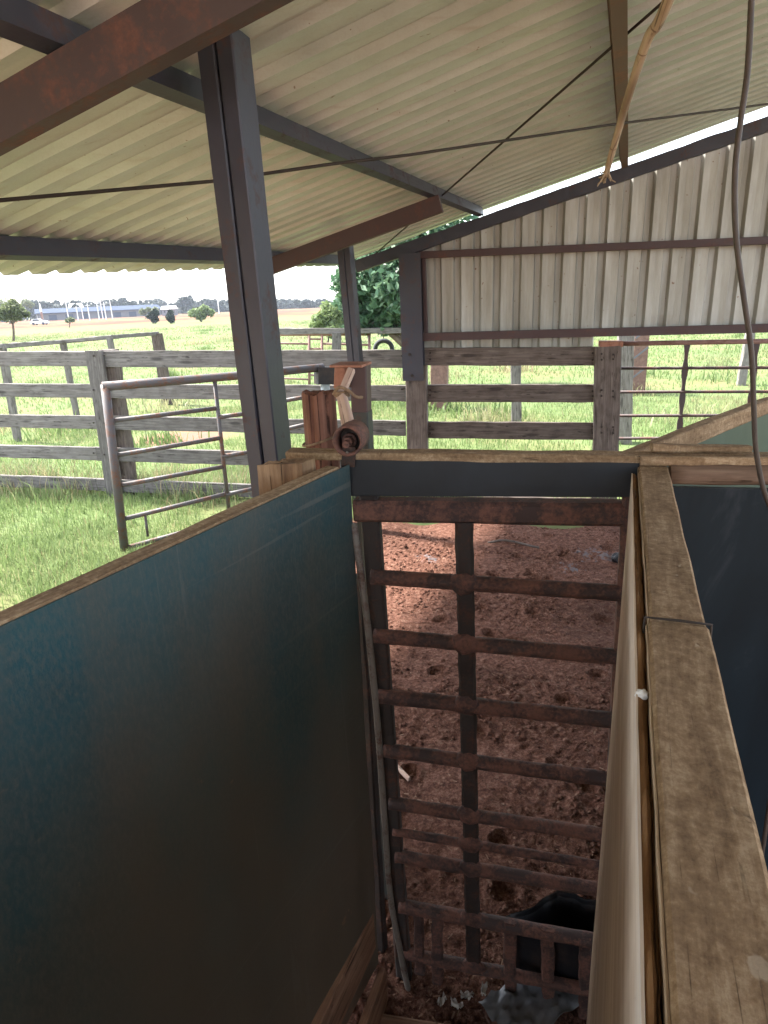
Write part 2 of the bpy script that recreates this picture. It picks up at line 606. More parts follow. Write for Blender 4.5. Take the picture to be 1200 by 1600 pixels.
# small bare patches in the paddock
pt = t.mask(t.noise(v, .22, 5, .62), .55, .68)
far = t.mix(t.math('MULTIPLY', pt, .65), far, (.17, .125, .065))
pt2 = t.mask(t.noise(v, .035, 6, .65), .5, .62)
far = t.mix(t.math('MULTIPLY', pt2, t.math('MULTIPLY', t.mask(ln.outputs['Value'], 25, 60), .6)), far, (.16, .135, .06))
# bare path in the paddock
p0 = pz(285, 684)
sub = t.n('ShaderNodeVectorMath', operation='SUBTRACT')
t.l(v, sub.inputs[0])
sub.inputs[1].default_value = p0
sc_ = t.n('ShaderNodeVectorMath', operation='MULTIPLY')
t.l(sub.outputs[0], sc_.inputs[0])
sc_.inputs[1].default_value = (1 / .95, 1 / .75, 0)
l2 = t.n('ShaderNodeVectorMath', operation='LENGTH')
t.l(sc_.outputs[0], l2.inputs[0])
pm = t.math('SUBTRACT', 1., t.mask(t.math('ADD', l2.outputs['Value'], t.math('MULTIPLY', n3, .7)), .9, 1.4))
far = t.mix(pm, far, (.2, .105, .075))
back = t.mask(t.math('ADD', sx.outputs['Y'], t.math('MULTIPLY', n1, 1.5)), 1.6, .6)  # unseen ground behind the camera, coloured to bounce warm light inside
far = t.mix(back, far, (.29, .2, .14))
t.bump(n3, .5, .05)
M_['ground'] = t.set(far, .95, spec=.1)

M_['grass'] = None
t = NT('grass_blades')
at = t.n('ShaderNodeAttribute', attribute_name='tone')
c = t.ramp(at.outputs['Fac'], [(0, (.12, .175, .06)), (.4, (.175, .24, .09)), (.7, (.215, .275, .12)), (.86, (.27, .26, .14)), (1, (.3, .24, .14))])
t.set(c, .55, spec=.3)
tr = t.n('ShaderNodeBsdfTranslucent')
t.l(c, tr.inputs['Color'])
mx = t.n('ShaderNodeMixShader')
mx.inputs[0].default_value = .4
t.l(t.b.outputs[0], mx.inputs[1])
t.l(tr.outputs[0], mx.inputs[2])
t.l(mx.outputs[0], t.out.inputs['Surface'])
M_['grass'] = t.m
M_['leaf_mango'] = leafmat('glossy_green_leaves', ((.04, .1, .055), (.085, .165, .09), (.15, .24, .135)), .35, 1.2, .35)
M_['leaf_bush'] = leafmat('light_green_leaves', ((.1, .15, .055), (.17, .23, .09), (.25, .31, .13)), .4, 1.)
M_['leaf_olive'] = leafmat('olive_leaves', ((.08, .105, .045), (.13, .16, .07), (.19, .21, .1)), .4, .6)
M_['leaf_far'] = leafmat('dark_leaves', ((.008, .018, .014), (.015, .03, .02), (.026, .046, .028)), .1, .12, .6)
M_['bark'] = plain('bark', (.12, .09, .07), .9, .4, 6, .6)
M_['white'] = plain('white_paint', (.75, .75, .75), .5, .08)
M_['concrete'] = plain('pale_concrete', (.13, .13, .145), .8, .15)
M_['slate'] = plain('grey_roofing', (.05, .065, .1), .95, .15, .3, spec=.05)
M_['glass'] = plain('dark_glass', (.02, .025, .03), .1, .2, 3, 0)
M_['brick'] = plain('red_brick', (.17, .1, .08), .9, .3, 14)
M_['plastic'] = plain('dirty_film', (.14, .145, .155), .4, .4, 9, .3)
M_['feather'] = plain('feather', (.36, .33, .3), .7, .1)

exec_parts = []
# ------------------------------------------------------------------ planes measured in the place
G = vplane((.203, 1.35, 0), -76)           # the gate at the end of the chute
F = vplane((-3.76, 7.286, 0), -77)         # the board fence and gable line
pd_ = ray(973, 429).normalized()           # along the purlins
rd_ = ray(-2148, 1380).normalized()        # down the rafters, towards the eave
RN = pd_.cross(rd_).normalized()
if RN.z < 0:
    RN = -RN
R0 = (V((1.047, 6.351, 2.74)), RN)


def rp(x, y, d=0.0):                       # a point d below the roof sheeting
    return pp(x, y, (R0[0] - RN * d, RN))


def sr(P):                                 # (along purlins, down rafters) of a point on the roof
    q = P - R0[0]
    c = pd_.dot(rd_)
    a, b = q.dot(pd_), q.dot(rd_)
    k = 1 - c * c
    return (a - c * b) / k, (b - c * a) / k


UP = V((0, 0, 1))
#--PARTS--

# ================================================================== CATTLE SHED
shed = thing('cattle_shed', 'open-sided steel shed under a ribbed zinc roof with one sheeted gable', 'shed', (-.45, 2.02, 0))
EAVE = (rp(0, 431), rp(515, 416.5))
GEND = (rp(556, 404), rp(1200, 166))


def roof_sheet():
    bm = bmesh.new()
    pitch, hgt = .17, .025
    cols = []
    s = -8.5
    while s < 2.6:
        for u, z in ((0, 0), (.04, .002), (.082, 0), (.1, hgt), (.152, hgt)):
            cols.append((s + u, z))
        s += pitch
    rs = [-4.6, -3.4, -2.4, -1.4, -.4, .6, 1.6, 2.6, 3.8]
    rows = []
    for (a, z) in cols:
        row = []
        for b in rs:
            w = .004 * noise.noise(V((a * .9, b * .9, 2)))
            row.append(bm.verts.new(R0[0] + pd_ * a + rd_ * b + RN * (z + w)))
        rows.append(row)
    for i in range(len(rows) - 1):
        for j in range(len(rs) - 1):
            bm.faces.new((rows[i][j], rows[i + 1][j], rows[i + 1][j + 1], rows[i][j + 1]))
    for (A, B, keep) in ((EAVE[0], EAVE[1], rd_), (GEND[0], GEND[1], pd_)):
        nn = (B - A).cross(RN).normalized()
        if nn.dot(keep) < 0:
            nn = -nn
        bmesh.ops.bisect_plane(bm, geom=bm.verts[:] + bm.edges[:] + bm.faces[:], plane_co=A, plane_no=nn, clear_outer=True)
    bm.normal_update()
    vs = [v.co.copy() for v in bm.verts]
    bm.verts.index_update()
    fs = [tuple(v.index for v in f.verts) for f in bm.faces]
    bm.free()
    return vs, fs


obj('roof_sheeting', [roof_sheet()], M_['zinc'], shed)
C_SEC = [(-.03, -.04), (.03, -.04), (.03, -.022), (.024, -.022), (.024, -.034), (-.022, -.034), (-.022, .034), (.024, .034),
         (.024, .022), (.03, .022), (.03, .04), (-.03, .04)]


def sec(prof, k):
    return [(a * k, b * k) for a, b in prof]


def along(A, B, s0, s1):                   # stretch the line AB to run from s0 to s1 along the purlins
    a, b = sr(A)[0], sr(B)[0]
    f = lambda s: A + (B - A) * ((s - a) / (b - a))
    return f(s0), f(s1)


for (q0, q1, d, k, mt, s0) in (((0, 20), (750, 331), .036, .82, 'steel_dark', -8.35), ((0, 387), (525, 407), .045, 1.0, 'steel_dark', -8.35),
                               ((963, -20), (975, 256), .04, .9, 'rust_light', -8.35)):
    A, B = rp(*q0, d), rp(*q1, d)
    A, B = along(A, B, s0, sr(B)[0] + .02)
    obj('purlin', [ext(sec(C_SEC, k), A, B, RN, .3)], M_[mt], shed, frame(A, B, RN))

# rafters
RAF = [(-.026, -.053), (.026, -.053), (.026, -.036), (.021, -.036), (.021, -.046), (-.018, -.046), (-.018, .046), (.026, .046), (.026, .053), (-.026, .053)]
A, B = rp(0, 189, .13), rp(300, 22, .13)
rdir = (A - B).normalized()
A, B = B + rdir * 1.5, B - rdir * 4.5
raf = obj('rafter', [ext(RAF, A, B, UP, .25)], M_['steel_rust'], shed, frame(A, B))
A, B = rp(392, 428, .13), rp(689, 318, .13)
obj('rafter', [ext(rect(.06, .105, .004), A, B, UP)], M_['steel_maroon'], shed, frame(A, B))
A, B = pp(556, 417, off(F, -.05)), pp(1200, 194, off(F, -.05))
B = B + (B - A) * .5
obj('rafter', [ext(rect(.06, .105, .003), A, B, UP, .05, .006, 9)], M_['steel_dark'], shed, frame(A, B), False)


def double_post(q0, q1, y, w, mt, seed, rot=20, ztop=None):
    pl = vplane((0, y, 0), 90)
    A, B = pp(*q0, pl), pp(*q1, pl)
    d = (A - B).normalized()
    B = B - d * ((B.z + .05) / d.z)
    if ztop:
        A = A + d * ((ztop - A.z) / d.z)
    a = w / 2
    g = .006
    ch = [(-a, -a), (-g / 2 - .004, -a), (-g / 2, -a + .004), (-g / 2, -a + .012), (g / 2, -a + .012), (g / 2, -a + .004), (g / 2 + .004, -a),
          (a - .004, -a), (a, -a + .004), (a, a), (g, a), (g, a - .012), (-g, a - .012), (-g, a), (-a, a), (-a - .0, -a + .004)]
    up = azdir(rot)
    return obj('post', [ext(ch, B, A, up, .12, .0015, 5, seed)], M_[mt], shed, frame(B, A, up)), A, B


tp, PA, PB = double_post((345, 26), (424, 730), 2.03, .105, 'steel_dark', 3, 18, None)
obj('cap_plate', [ext(rect(.2, .13, .002), PA - V((0, 0, .0)), PA + V((0, 0, .008)), azdir(20))], M_['steel_rust'], tp)
mp_, PA2, _ = double_post((539, 382), (556, 570), 5.47, .105, 'steel_dark', 5, 16)
# gable post: steel sleeve with bolts
A, B = pp(641, 396, off(F, -.1)), pp(647, 594, off(F, -.1))
gp = obj('post', [ext([(-.1, -.05), (.1, -.05), (.1, -.04), (.012, -.036), (.012, .036), (.1, .04), (.1, .05), (-.1, .05), (-.1, .04), (-.012, .036), (-.012, -.036), (-.1, -.04)],
                      B, A, F[1] * -1)], M_['steel_dark'], shed, frame(B, A, F[1] * -1))
for px, py in ((640, 554), (644, 587)):
    P = pp(px, py, off(F, -.15))
    obj('bolt', [tube([P + F[1] * .02, P - F[1] * .012], .014, 8)], M_['rod'], gp)
A, B = pp(662, 396, off(F, -.05)), pp(666, 530, off(F, -.05))
obj('post', [ext(rect(.035, .05), B, A, F[1])], M_['steel_maroon'], shed, frame(B, A, F[1]))
B = pp(1412, 600, off(F, -.05))
B.z = -.05
A = V((B.x, B.y, 3.55))
obj('post', [ext(rect(.1, .1, .006), B, A, F[1])], M_['steel_dark'], shed, frame(B, A, F[1]))
# gable rails
A, B = pp(655, 398.5, off(F, -.06)), pp(1200, 375.5, off(F, -.06))
obj('wall_rail', [ext(rect(.04, .06), A, B + (B - A) * .4, UP)], M_['steel_maroon'], shed, frame(A, B))
A, B = pp(657, 526.5, off(F, -.06)), pp(1200, 512.5, off(F, -.06))
B = B + (B - A) * .4
obj('wall_rail', [ext(sec([(b, a) for a, b in C_SEC], 1.15), A, B, UP)], M_['steel_maroon'], shed, frame(A, B))


def gable_sheet(x0, x1, ybot, seed):
    A, B = pp(556, 420, F), pp(1200, 196, F)
    fd = (B - A)
    fd.z = 0
    fd.normalize()
    a0, a1 = (pp(x0, 450, F) - F[0]).dot(fd), (pp(x1, 450, F) - F[0]).dot(fd)
    vs, fs = [], []
    pitch = .18
    cols = []
    s = math.floor(a0 / pitch) * pitch
    while s < a1:
        for u, z in ((0, 0), (.05, .003), (.105, 0), (.118, .042), (.16, .042)):
            if a0 - .19 <= s + u <= a1:
                cols.append((s + u, z))
        s += pitch
    rows = 9
    for i, (u, z) in enumerate(cols):
        P = F[0] + fd * u
        tt = (u - (A - F[0]).dot(fd)) / (B - A).dot(fd)
        top = A.z + (B.z - A.z) * tt + .03
        q = P.copy()
        bot = ybot + .012 * noise.noise(V((u * 6, seed, 0)))
        for j in range(rows + 1):
            h = bot + (top - bot) * j / rows
            buckle = .035 * max(0, 1 - (h - bot) / .22) * noise.noise(V((u * 3.5, seed * 3, h * 5))) + .003 * noise.noise(V((u * 2, h * 3, seed)))
            vs.append(V((P.x, P.y, h)) + F[1] * (z + buckle + .012 + .004 * (seed - 1)))
    n = rows + 1
    for i in range(len(cols) - 1):
        for j in range(rows):
            a = i * n + j
            fs.append((a, a + 1, a + n + 1, a + n))
    return vs, fs


zb = pp(800, 545, F).z
zb2 = pp(1050, 521, F).z
ma = Matrix.Translation(pp(660, 500, F))
obj('wall_sheeting', [gable_sheet(659, 938, zb, 1), gable_sheet(936, 1420, zb2, 2)], M_['wall_zinc'], shed)
# bracing rods under the roof
pts = [rp(*q, .1) for q in ((-60, 318.5), (0, 313), (330, 283.5), (520, 256), (640, 242), (950, 195.5), (1150, 169))]
pts.append(pts[-1] + (pts[-1] - pts[-2]) * 1.2)
pipe('brace_rod', pts, .0065, M_['rod'], shed, 8)
pts = [rp(*q, .05) for q in ((560, 420), (697, 300), (868, 150.5), (1040, 0))]
pts.append(pts[-1] + (pts[-1] - pts[-2]) * 1.5)
pipe('brace_rod', pts, .0055, M_['rod'], shed, 8)

# ================================================================== CHUTE: side wall
a0, a1 = pz(0, 980, 1.655), pz(546, 726, 1.655)
wd = (a1 - a0)
wd.z = 0
wd.normalize()
wn = V((-wd.y, wd.x, 0))                    # outwards (left)
near = a0 - wd * 2.3
far = a1
wall = thing('chute_side_wall', 'dark film-faced plywood side wall of the chute with a dusty brown top edge', 'wall', (far.x, far.y, 0))
z0, z1 = .12, 1.655


def slab(A, B, zA, zB, n, t0, t1):
    q = [A + n * t0, B + n * t0, B + n * t1, A + n * t1]
    return hexa([V((p.x, p.y, zA)) for p in q] + [V((p.x, p.y, zB)) for p in q])


def sheet_grid(A, B, zA, zB, n, t0, t1, seed, nx=60, nz=24, amp=.006):
    vs, fs = [], []
    for side in (0, 1):
        for i in range(nx + 1):
            for j in range(nz + 1):
                P = A.lerp(B, i / nx)
                z = zA + (zB - zA) * j / nz
                w = amp * noise.noise(V((P.x * 2 + seed, P.y * 2, z * 2)))
                w *= min(1, (zB - z) * 6)
                w += .0009 * noise.noise(V((i * 3.1, 7 + seed, side))) * (j == nz)
                vs.append(V((P.x, P.y, z)) + n * ((t0, t1)[side] + w))
    N = (nx + 1) * (nz + 1)
    for s in (0, 1):
        for i in range(nx):
            for j in range(nz):
                a = s * N + i * (nz + 1) + j
                fs.append((a, a + 1, a + nz + 2, a + nz + 1))
    for i in range(nx):
        for j in (0, nz):
            a = i * (nz + 1) + j
            fs.append((a, a + nz + 1, a + nz + 1 + N, a + N))
    for j in range(nz):
        for i in (0, nx):
            a = i * (nz + 1) + j
            fs.append((a, a + 1, a + 1 + N, a + N))
    return vs, fs


mw = frame(V((near.x, near.y, z0)), V((far.x, far.y, z0)))
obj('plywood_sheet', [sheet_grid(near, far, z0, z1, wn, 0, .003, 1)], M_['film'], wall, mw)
A, B = V((near.x, near.y, z1 - .03)) + wn * .0225, V((far.x, far.y, z1 - .03)) + wn * .0225
obj('top_board', [ext(rect(.0375, .066, .004), A, B - wd * .035, UP, .03, .003, 8, 2)], M_['cap'], wall, frame(A, B))
obj('backing_board', [slab(near, far - wd * .05, z0, z1 - .07, wn, .004, .03)], M_['board_brown'], wall, mw)
# two kick boards low down inside the chute, tops catching the light
for q0, q1, hh, k in (((492, 1600), (578, 1424), .2, 0), ((566, 1600), (598, 1512), .1, 1)):
    z = (.335, .17)[k]
    A, B = pz(*q0, z), pz(*q1, z)
    d = (B - A).normalized()
    A = A - d * 1.2
    A, B = A - V((0, 0, .07)), B - V((0, 0, .07))
    board('kick_board', A, B, .14, .022, UP, M_['plank_warm'], wall, .002, 5 + k)
# jamb closing the gap between wall and gate
A = pp(561, 900, off(G, .09))
B = pp(600, 1540, off(G, .09))
obj('jamb', [ext(rect(.03, .03, .004), V((B.x, B.y, 0)), A, wn, .06, .003, 6, 4)], M_['gate_dark'], wall, frame(B, A))

# ================================================================== threshold
A, B = pp(612, 1588, G), pp(780, 1600, G)
A, B = pz(600, 1655, .02), pz(960, 1715, .02)
th = obj('threshold_board', [ext(rect(.2, .06, .006), A - (B - A) * .1, B, UP, .05, .004, 7, 9)], M_['plank_warm'], None, frame(A, B))
tag(th, 'reddish dirt-stained board lying on the chute floor at the foot of the gate', 'threshold')

# ================================================================== head board over the gate
hb = thing('head_board', 'dark blue-black board with a brown wooden batten across the top of the gate', 'beam', pp(560, 775, G))
A, B = pp(452, 709, off(G, .022)), pp(1290, 718.5, off(G, .022))
obj('batten', [ext(rect(.05, .018, .003), A, B, UP, .05, .003, 8, 3)], M_['cap'], hb, frame(A, B))
A, B = pp(536, 745, off(G, .006)), pp(1000, 744, off(G, .006))
obj('dark_sheet', [ext(rect(.016, .088, .002), A, B, UP, .04, .001, 6, 6)], M_['film_head'], hb, frame(A, B))
A, B = pp(1000, 720, off(G, -.004)), pp(1290, 722, off(G, -.004))
obj('front_strip', [ext(rect(.014, .02, .002), A, B, UP, .04, .002, 6, 6)], M_['cap'], hb, frame(A, B))

# ================================================================== the steel gate
gate = thing('chute_gate', 'rusty brown steel bar gate with welded rails and short teeth along its foot', 'gate', pp(640, 1560, G))
Gp = off(G, .012)


def gpx(x, y, d=.012):
    return pp(x, y, off(G, d))


A, B = gpx(556, 795, .03), gpx(980, 801, .03)
obj('top_rail', [ext(rect(.05, .052, .008), A, B, UP, .03, .0015, 14, 1)], M_['gate_rust'], gate, frame(A, B))
RS = 1.12
RAILS = [((592, 902), (978, 927), .0165), ((597, 994), (974, 1027), .0165), ((604, 1088), (968, 1126), .0175), ((612, 1173), (962, 1219), .0165),
         ((620, 1255), (956, 1307), .0155), ((626, 1300), (952, 1354), .0105), ((630, 1338), (944, 1391), .016), ((636, 1416), (938, 1472), .0175),
         ((642, 1490), (932, 1549), .0155)]
for i, (q0, q1, r) in enumerate(RAILS):
    pipe('rail', [gpx(q0[0] - 12, q0[1] - 1), gpx(*q1)], r * RS, M_['gate_rust'], gate, 14, .0024, i, .012)
# middle bar, swollen by weld at each rail
mid = [gpx(x, y, .004) for x, y in ((725, 816), (728, 915), (731, 1009), (732, 1107), (734, 1196), (736, 1280), (738, 1365), (739, 1440), (740, 1515))]
obj('upright', [ext(rect(.042, .016, .006), mid[0], mid[-1], F[1], .012, .002, 30, 2)], M_['gate_dark'], gate, frame(mid[0], mid[-1], F[1]))
for i, (q0, q1, r) in enumerate(RAILS):
    x = 725 + i * 1.9
    k = (x - q0[0]) / (q1[0] - q0[0])
    y = q0[1] + (q1[1] - q0[1]) * k
    P = gpx(x, y, .002)
    bm = bmesh.new()
    bmesh.ops.create_icosphere(bm, subdivisions=2, radius=1)
    gd = azdir(104)
    vv = []
    for v in bm.verts:
        w = 1 + .25 * noise.noise(v.co * 2 + V((i, 0, 0)))
        vv.append(P + gd * v.co.x * .033 * w + UP * v.co.z * .032 * w + F[1] * v.co.y * .014)
    bm.verts.index_update()
    obj('weld', [(vv, [tuple(v.index for v in f.verts) for f in bm.faces])], M_['gate_rust'], gate, Matrix.Translation(P), True)
    bm.free()
for i, (q0, q1, w) in enumerate((((683, 1422), (684, 1536), .034), ((797, 1440), (797, 1560), .036), ((856, 1452), (857, 1572), .036), ((915, 1464), (914, 1590), .036), ((653, 1416), (656, 1520), .03))):
    A, B = gpx(*q0, .006), gpx(*q1, .006)
    obj('tooth', [ext(rect(w, .014, .005), A, B, F[1], .012, .004, 30, i)], M_['gate_rust'], gate, frame(A, B, F[1]))
A, B = gpx(572, 712, .034), gpx(634, 1556, .02)
obj('stile', [ext(rect(.046, .03, .005), A, B, F[1], .02, .0016, 14, 7)], M_['gate_dark'], gate, frame(A, B, F[1]))
A, B = gpx(984, 770, .02), gpx(936, 1600, .02)
obj('stile', [ext(rect(.03, .03, .006), A, B, F[1], .02, .003, 14, 8)], M_['gate_rust'], gate, frame(A, B, F[1]))
pts = smoothpts([gpx(x, y, -.016) for x, y in ((552, 818), (571, 950), (588, 1110), (600, 1270), (610, 1400), (628, 1500), (640, 1556))], 6)
pipe('guide_pipe', pts, .0085, M_['gate_worn'], gate, 10, .001)

# ================================================================== divider wall
c0, c1 = pz(998, 726, 1.66), pz(1049, 1600, 1.66)
dd = (c0 - c1)
dd.z = 0
dd.normalize()
dn = V((dd.y, -dd.x, 0))                    # to the right
dv = thing('divider_wall', 'timber-capped divider with a broken pale plywood sheet along the chute side', 'wall', (c0.x, c0.y, 0))
jj = pz(1012, 968, 1.66)
jl = (jj - c1).dot(dd)
A = c1 - dd * 1.6 + dn * .0315 - UP * .018
J = c1 + dd * jl + dn * .0305 - UP * .018
C = c0 + dn * .028 - UP * .018
o1 = obj('cap_board', [ext(rect(.06, .036, .003), A, J - dd * .001, UP, .025, .0013, 8, 11)], M_['cap'], dv, frame(A, J))
o2 = obj('cap_board', [ext(rect(.055, .036, .003), J + dd * .001, C, UP, .025, .0013, 8, 12)], M_['cap'], dv, frame(J, C))
for o_, q0, q1 in ((o1, A, J - dd * .002), (o2, J + dd * .002, C)):
    w_ = .0312 if o_ is o1 else .0287
    a_, b_ = q0 - dn * w_ - UP * .002, q1 - dn * w_ - UP * .002
    obj('sawn_edge', [ext(rect(.002, .03, .0005), a_, b_, UP, .02, .0008, 20, 3)], M_['cap_pale'], o_, frame(a_, b_))
tw = [J + dn * a + UP * z for a, z in ((-.034, -.035), (-.0335, .0205), (.0, .021), (.0318, .0205), (.0325, -.012))]
pipe('tie_wire', tw, .0016, M_['rod'], dv, 6)
# plywood sheet: pale face towards the chute, broken brown core
s0 = pz(987, 737, 1.652)
s1 = s0 - dd * (s0 - c1).dot(dd)
off_ = (pz(1003, 1590, 1.652) - s0).dot(dn)
s1 = pz(1003, 1600, 1.652)
sd = (s0 - s1)
sd.z = 0
sd.normalize()
sn = V((sd.y, -sd.x, 0))
s1 = s1 - sd * 1.6
msh = frame(V((s1.x, s1.y, .05)), V((s0.x, s0.y, .05)))
ps = obj('plywood_sheet', [sheet_grid(s1, s0, .05, 1.649, sn, 0, .002, 5, 80, 20, .003)], M_['cream'], dv, msh)
core = []
vs, fs = [], []
NX = 220
for i in range(NX + 1):
    P = s1.lerp(s0, i / NX)
    w = .0115 + .003 * noise.noise(V((i * .11, 3, 0))) + .0022 * noise.noise(V((i * .55, 9, 0)))
    zt = 1.646 + .006 * noise.noise(V((i * .2, 1, 5)))
    for t_, z_ in ((.0022, .06), (.0022, 1.648), (.006, zt + .002), (w, zt - .004), (.009, 1.6), (.009, .06)):
        vs.append(V((P.x, P.y, z_)) + sn * t_)
for i in range(NX):
    for j in range(5):
        a = i * 6 + j
        fs.append((a, a + 1, a + 7, a + 6))
fs += [tuple(range(6)), tuple(NX * 6 + j for j in range(6))]
obj('broken_core', [(vs, fs)], M_['cap_rough'], ps, msh)
P = pz(1003, 1086, 1.648)
bm = bmesh.new()
bmesh.ops.create_icosphere(bm, subdivisions=3, radius=.0052)
for v in bm.verts:
    v.co *= 1 + .5 * noise.noise(v.co * 420)
bm.verts.index_update()
fl = obj('cotton_tuft', [([P + v.co for v in bm.verts], [tuple(v.index for v in f.verts) for f in bm.faces])], M_['white'], None, Matrix.Translation(P), True)
bm.free()
tag(fl, 'white tuft of fluff caught on the broken edge of the pale plywood', 'fluff')
# studs under the cap that carry it
sa = c1 - dd * 1.55 + dn * .031
obj('stud_board', [slab(sa, c0 - dd * .02 + dn * .029, .0, 1.622, dn, -.008, .008)], M_['board_brown'], dv, frame(V((sa.x, sa.y, 0)), V((c0.x, c0.y, 0))))

# ================================================================== compartment beyond the divider
A, B = pp(1040, 770, off(G, .02)), pp(1330, 770, off(G, .02))
zt = A.z + .012
vs = []
pn = obj('plywood_panel', [sheet_grid(V((A.x, A.y, 0)), V((B.x, B.y, 0)), 0.02, zt, G[1], 0, .014, 8, 30, 24, .006)], M_['film_streak'], None, frame(V((A.x, A.y, 0)), V((B.x, B.y, 0))))
tag(pn, 'blue-black plywood panel with pale drips below the round timber rail', 'panel')
A, B = pp(1046, 741, off(G, -.006)), pp(1300, 742, off(G, -.006))
rl = obj('timber_rail', [tube([A, B], .021, 14, None, .004, 3, .03)], M_['rail_wood'], None, frame(A, B), True)
tag(rl, 'round dusty timber rail above the streaked blue-black panel', 'rail')
# angled wall behind
e0, e1 = pz(978, 707, 1.665), pz(1200, 623, 1.665)
ed = (e1 - e0)
ed.z = 0
ed.normalize()
en = V((ed.y, -ed.x, 0))
if en.y > 0:
    en = -en
e1 = e1 + ed * 1.0
aw = thing('angled_wall', 'teal plywood wall with a brown cap running off behind the head board', 'wall', (e0.x, e0.y, 0))
A, B = V((e0.x, e0.y, 1.645)), V((e1.x, e1.y, 1.645))
obj('cap_board', [ext(rect(.03, .044, .003), A, B, UP, .04, .003, 7, 21)], M_['cap'], aw, frame(A, B))
e0b = pz(1046, 707, 1.665)
e0b = e0 + ed * (e0b - e0).dot(ed)
obj('plywood_sheet', [sheet_grid(e0b, e1, .03, 1.622, en, -.008, .008, 3, 20, 14, .002)], M_['film_teal'], aw, frame(V((e0.x, e0.y, 0)), V((e1.x, e1.y, 0))))
A, B = pp(1018, 699, off(G, .035)), pp(1172, 703, off(G, .045))
so = obj('timber_offcut', [ext(rect(.03, .016, .004), A, B, UP, .02, .006, 10, 31)], M_['cap'], None, frame(A, B))
tag(so, 'weathered strip of wood lying along the batten beside the teal wall', 'offcut')

# ================================================================== timber, lever and pulley at the gate corner
Pt = [pz(*q, 1.675) for q in ((402, 727), (470, 724), (494, 715), (442, 717))]
ct = sum(Pt, V()) / 4
stub = []
vs, fs = [], []
NS, NH = 28, 26
for j in range(NH + 1):
    z = -.03 + (1.675 + .03) * j / NH
    if j == NH:
        z = 1.675
    for i in range(NS):
        u = i / NS * 4
        k = int(u)
        P = Pt[k].lerp(Pt[(k + 1) % 4], u - k)
        d = (P - ct)
        rr = 1 + .12 * noise.noise(V((i * .9, z * 1.2, 3))) + .13 * noise.noise(V((i * 2.3, z * 3, 8))) + (.05 * noise.noise(V((i * 3.1, z * 22, 4))))
        zz = z + (.006 * noise.noise(V((i * .7, 2, 2))) if j == NH else 0)
        vs.append(V((ct.x + d.x * rr, ct.y + d.y * rr, zz)))
for j in range(NH):
    for i in range(NS):
        a, b = j * NS + i, j * NS + (i + 1) % NS
        fs.append((a, b, b + NS, a + NS))
vs.append(V((ct.x, ct.y, 1.672)))
for i in range(NS):
    fs.append((NH * NS + i, NH * NS + (i + 1) % NS, len(vs) - 1))
st_ = obj('timber_post', [(vs, fs)], M_['log_end'], None, frame(V((ct.x, ct.y, 0)), V((ct.x, ct.y, 1))))
tag(st_, 'squared timber post with a pale sawn top behind the end of the dark side wall', 'post')

# round stump
pl = off(G, .33)
A, B = pp(503, 613, pl), pp(504, 705, pl)
rS = (pp(529, 640, pl) - pp(478, 640, pl)).length / 2
vs, fs = [], []
NS, NH = 36, 30
for j in range(NH + 1):
    z = -.03 + (A.z + .03) * j / NH
    for i in range(NS):
        an = 2 * math.pi * i / NS
        c_, s_ = math.cos(an), math.sin(an)
        rr = rS * (1 + .16 * noise.noise(V((c_ * 1.6, s_ * 1.6, z * .7 + 4))) + .13 * noise.noise(V((c_ * 4, s_ * 4, z * 1.6))))
        zz = z + (.012 * noise.noise(V((c_ * 2, s_ * 2, 7))) if j == NH else 0)
        vs.append(V((B.x + c_ * rr, B.y + s_ * rr, zz)))
for j in range(NH):
    for i in range(NS):
        a, b = j * NS + i, j * NS + (i + 1) % NS
        fs.append((a, b, b + NS, a + NS))
for k, q in ((.6, .006), (.25, .0)):
    base = len(vs)
    for i in range(NS):
        P = vs[NH * NS + i]
        vs.append(V((B.x + (P.x - B.x) * k, B.y + (P.y - B.y) * k, A.z + .008 * noise.noise(V((i, k * 9, 0))))))
    prev = NH * NS if k == .6 else base - NS
    for i in range(NS):
        fs.append((prev + i, prev + (i + 1) % NS, base + (i + 1) % NS, base + i))
fs.append(tuple(range(len(vs) - NS, len(vs))))
sp = obj('wood_stump', [(vs, fs)], M_['log_red'], None, frame(V((B.x, B.y, 0)), V((B.x, B.y, 1))), False)
tag(sp, 'thick reddish-brown log post with a rough cut top just behind the batten', 'post')
# twine round the stump
pts = []
zc, zd = pp(480, 693, pl).z, pp(530, 677, pl).z
for i in range(40):
    an = 2 * math.pi * i / 39
    pts.append(V((B.x + math.cos(an) * (rS * 1.13), B.y + math.sin(an) * (rS * 1.13), (zc + zd) / 2 + (zd - zc) * .55 * math.cos(an))))
tw = pipe('twine', pts, .0035, M_['rope'], None, 6, .0008)
tag(tw, 'brown twine looped round the thick log post', 'twine')

# dark post with rusty cap behind the pulley
pl = off(G, .3)
pst = thing('capped_post', 'dark square post with an orange rusty cap plate behind the pulley', 'post', (pp(566, 705, pl).x, pp(566, 705, pl).y, 0))
A, B, C = pp(563, 570, pl), pp(565, 642, pl), pp(566, 706, pl)
D = C - UP * C.z
obj('tube', [ext(rect(.044, .05, .003), B, A, azdir(14))], M_['steel_maroon'], pst, frame(B, A, azdir(14)))
obj('tube', [ext(rect(.047, .053, .003), D, B, azdir(14))], M_['post_green'], pst, frame(D, B, azdir(14)))
A, B = pp(524, 569.5, off(G, .28)), pp(573, 569.5, off(G, .28))
obj('cap_plate', [ext(rect(.1, .006, .001), A, B, UP)], M_['orange_rust'], pst, frame(A, B))
A, B = pp(535, 605, off(G, .27)), pp(535, 573, off(G, .27))
obj('rusty_block', [ext(rect(.034, .05, .004), B, A, azdir(14), .01, .004, 20, 3)], M_['orange_rust'], pst, frame(B, A, azdir(14)))

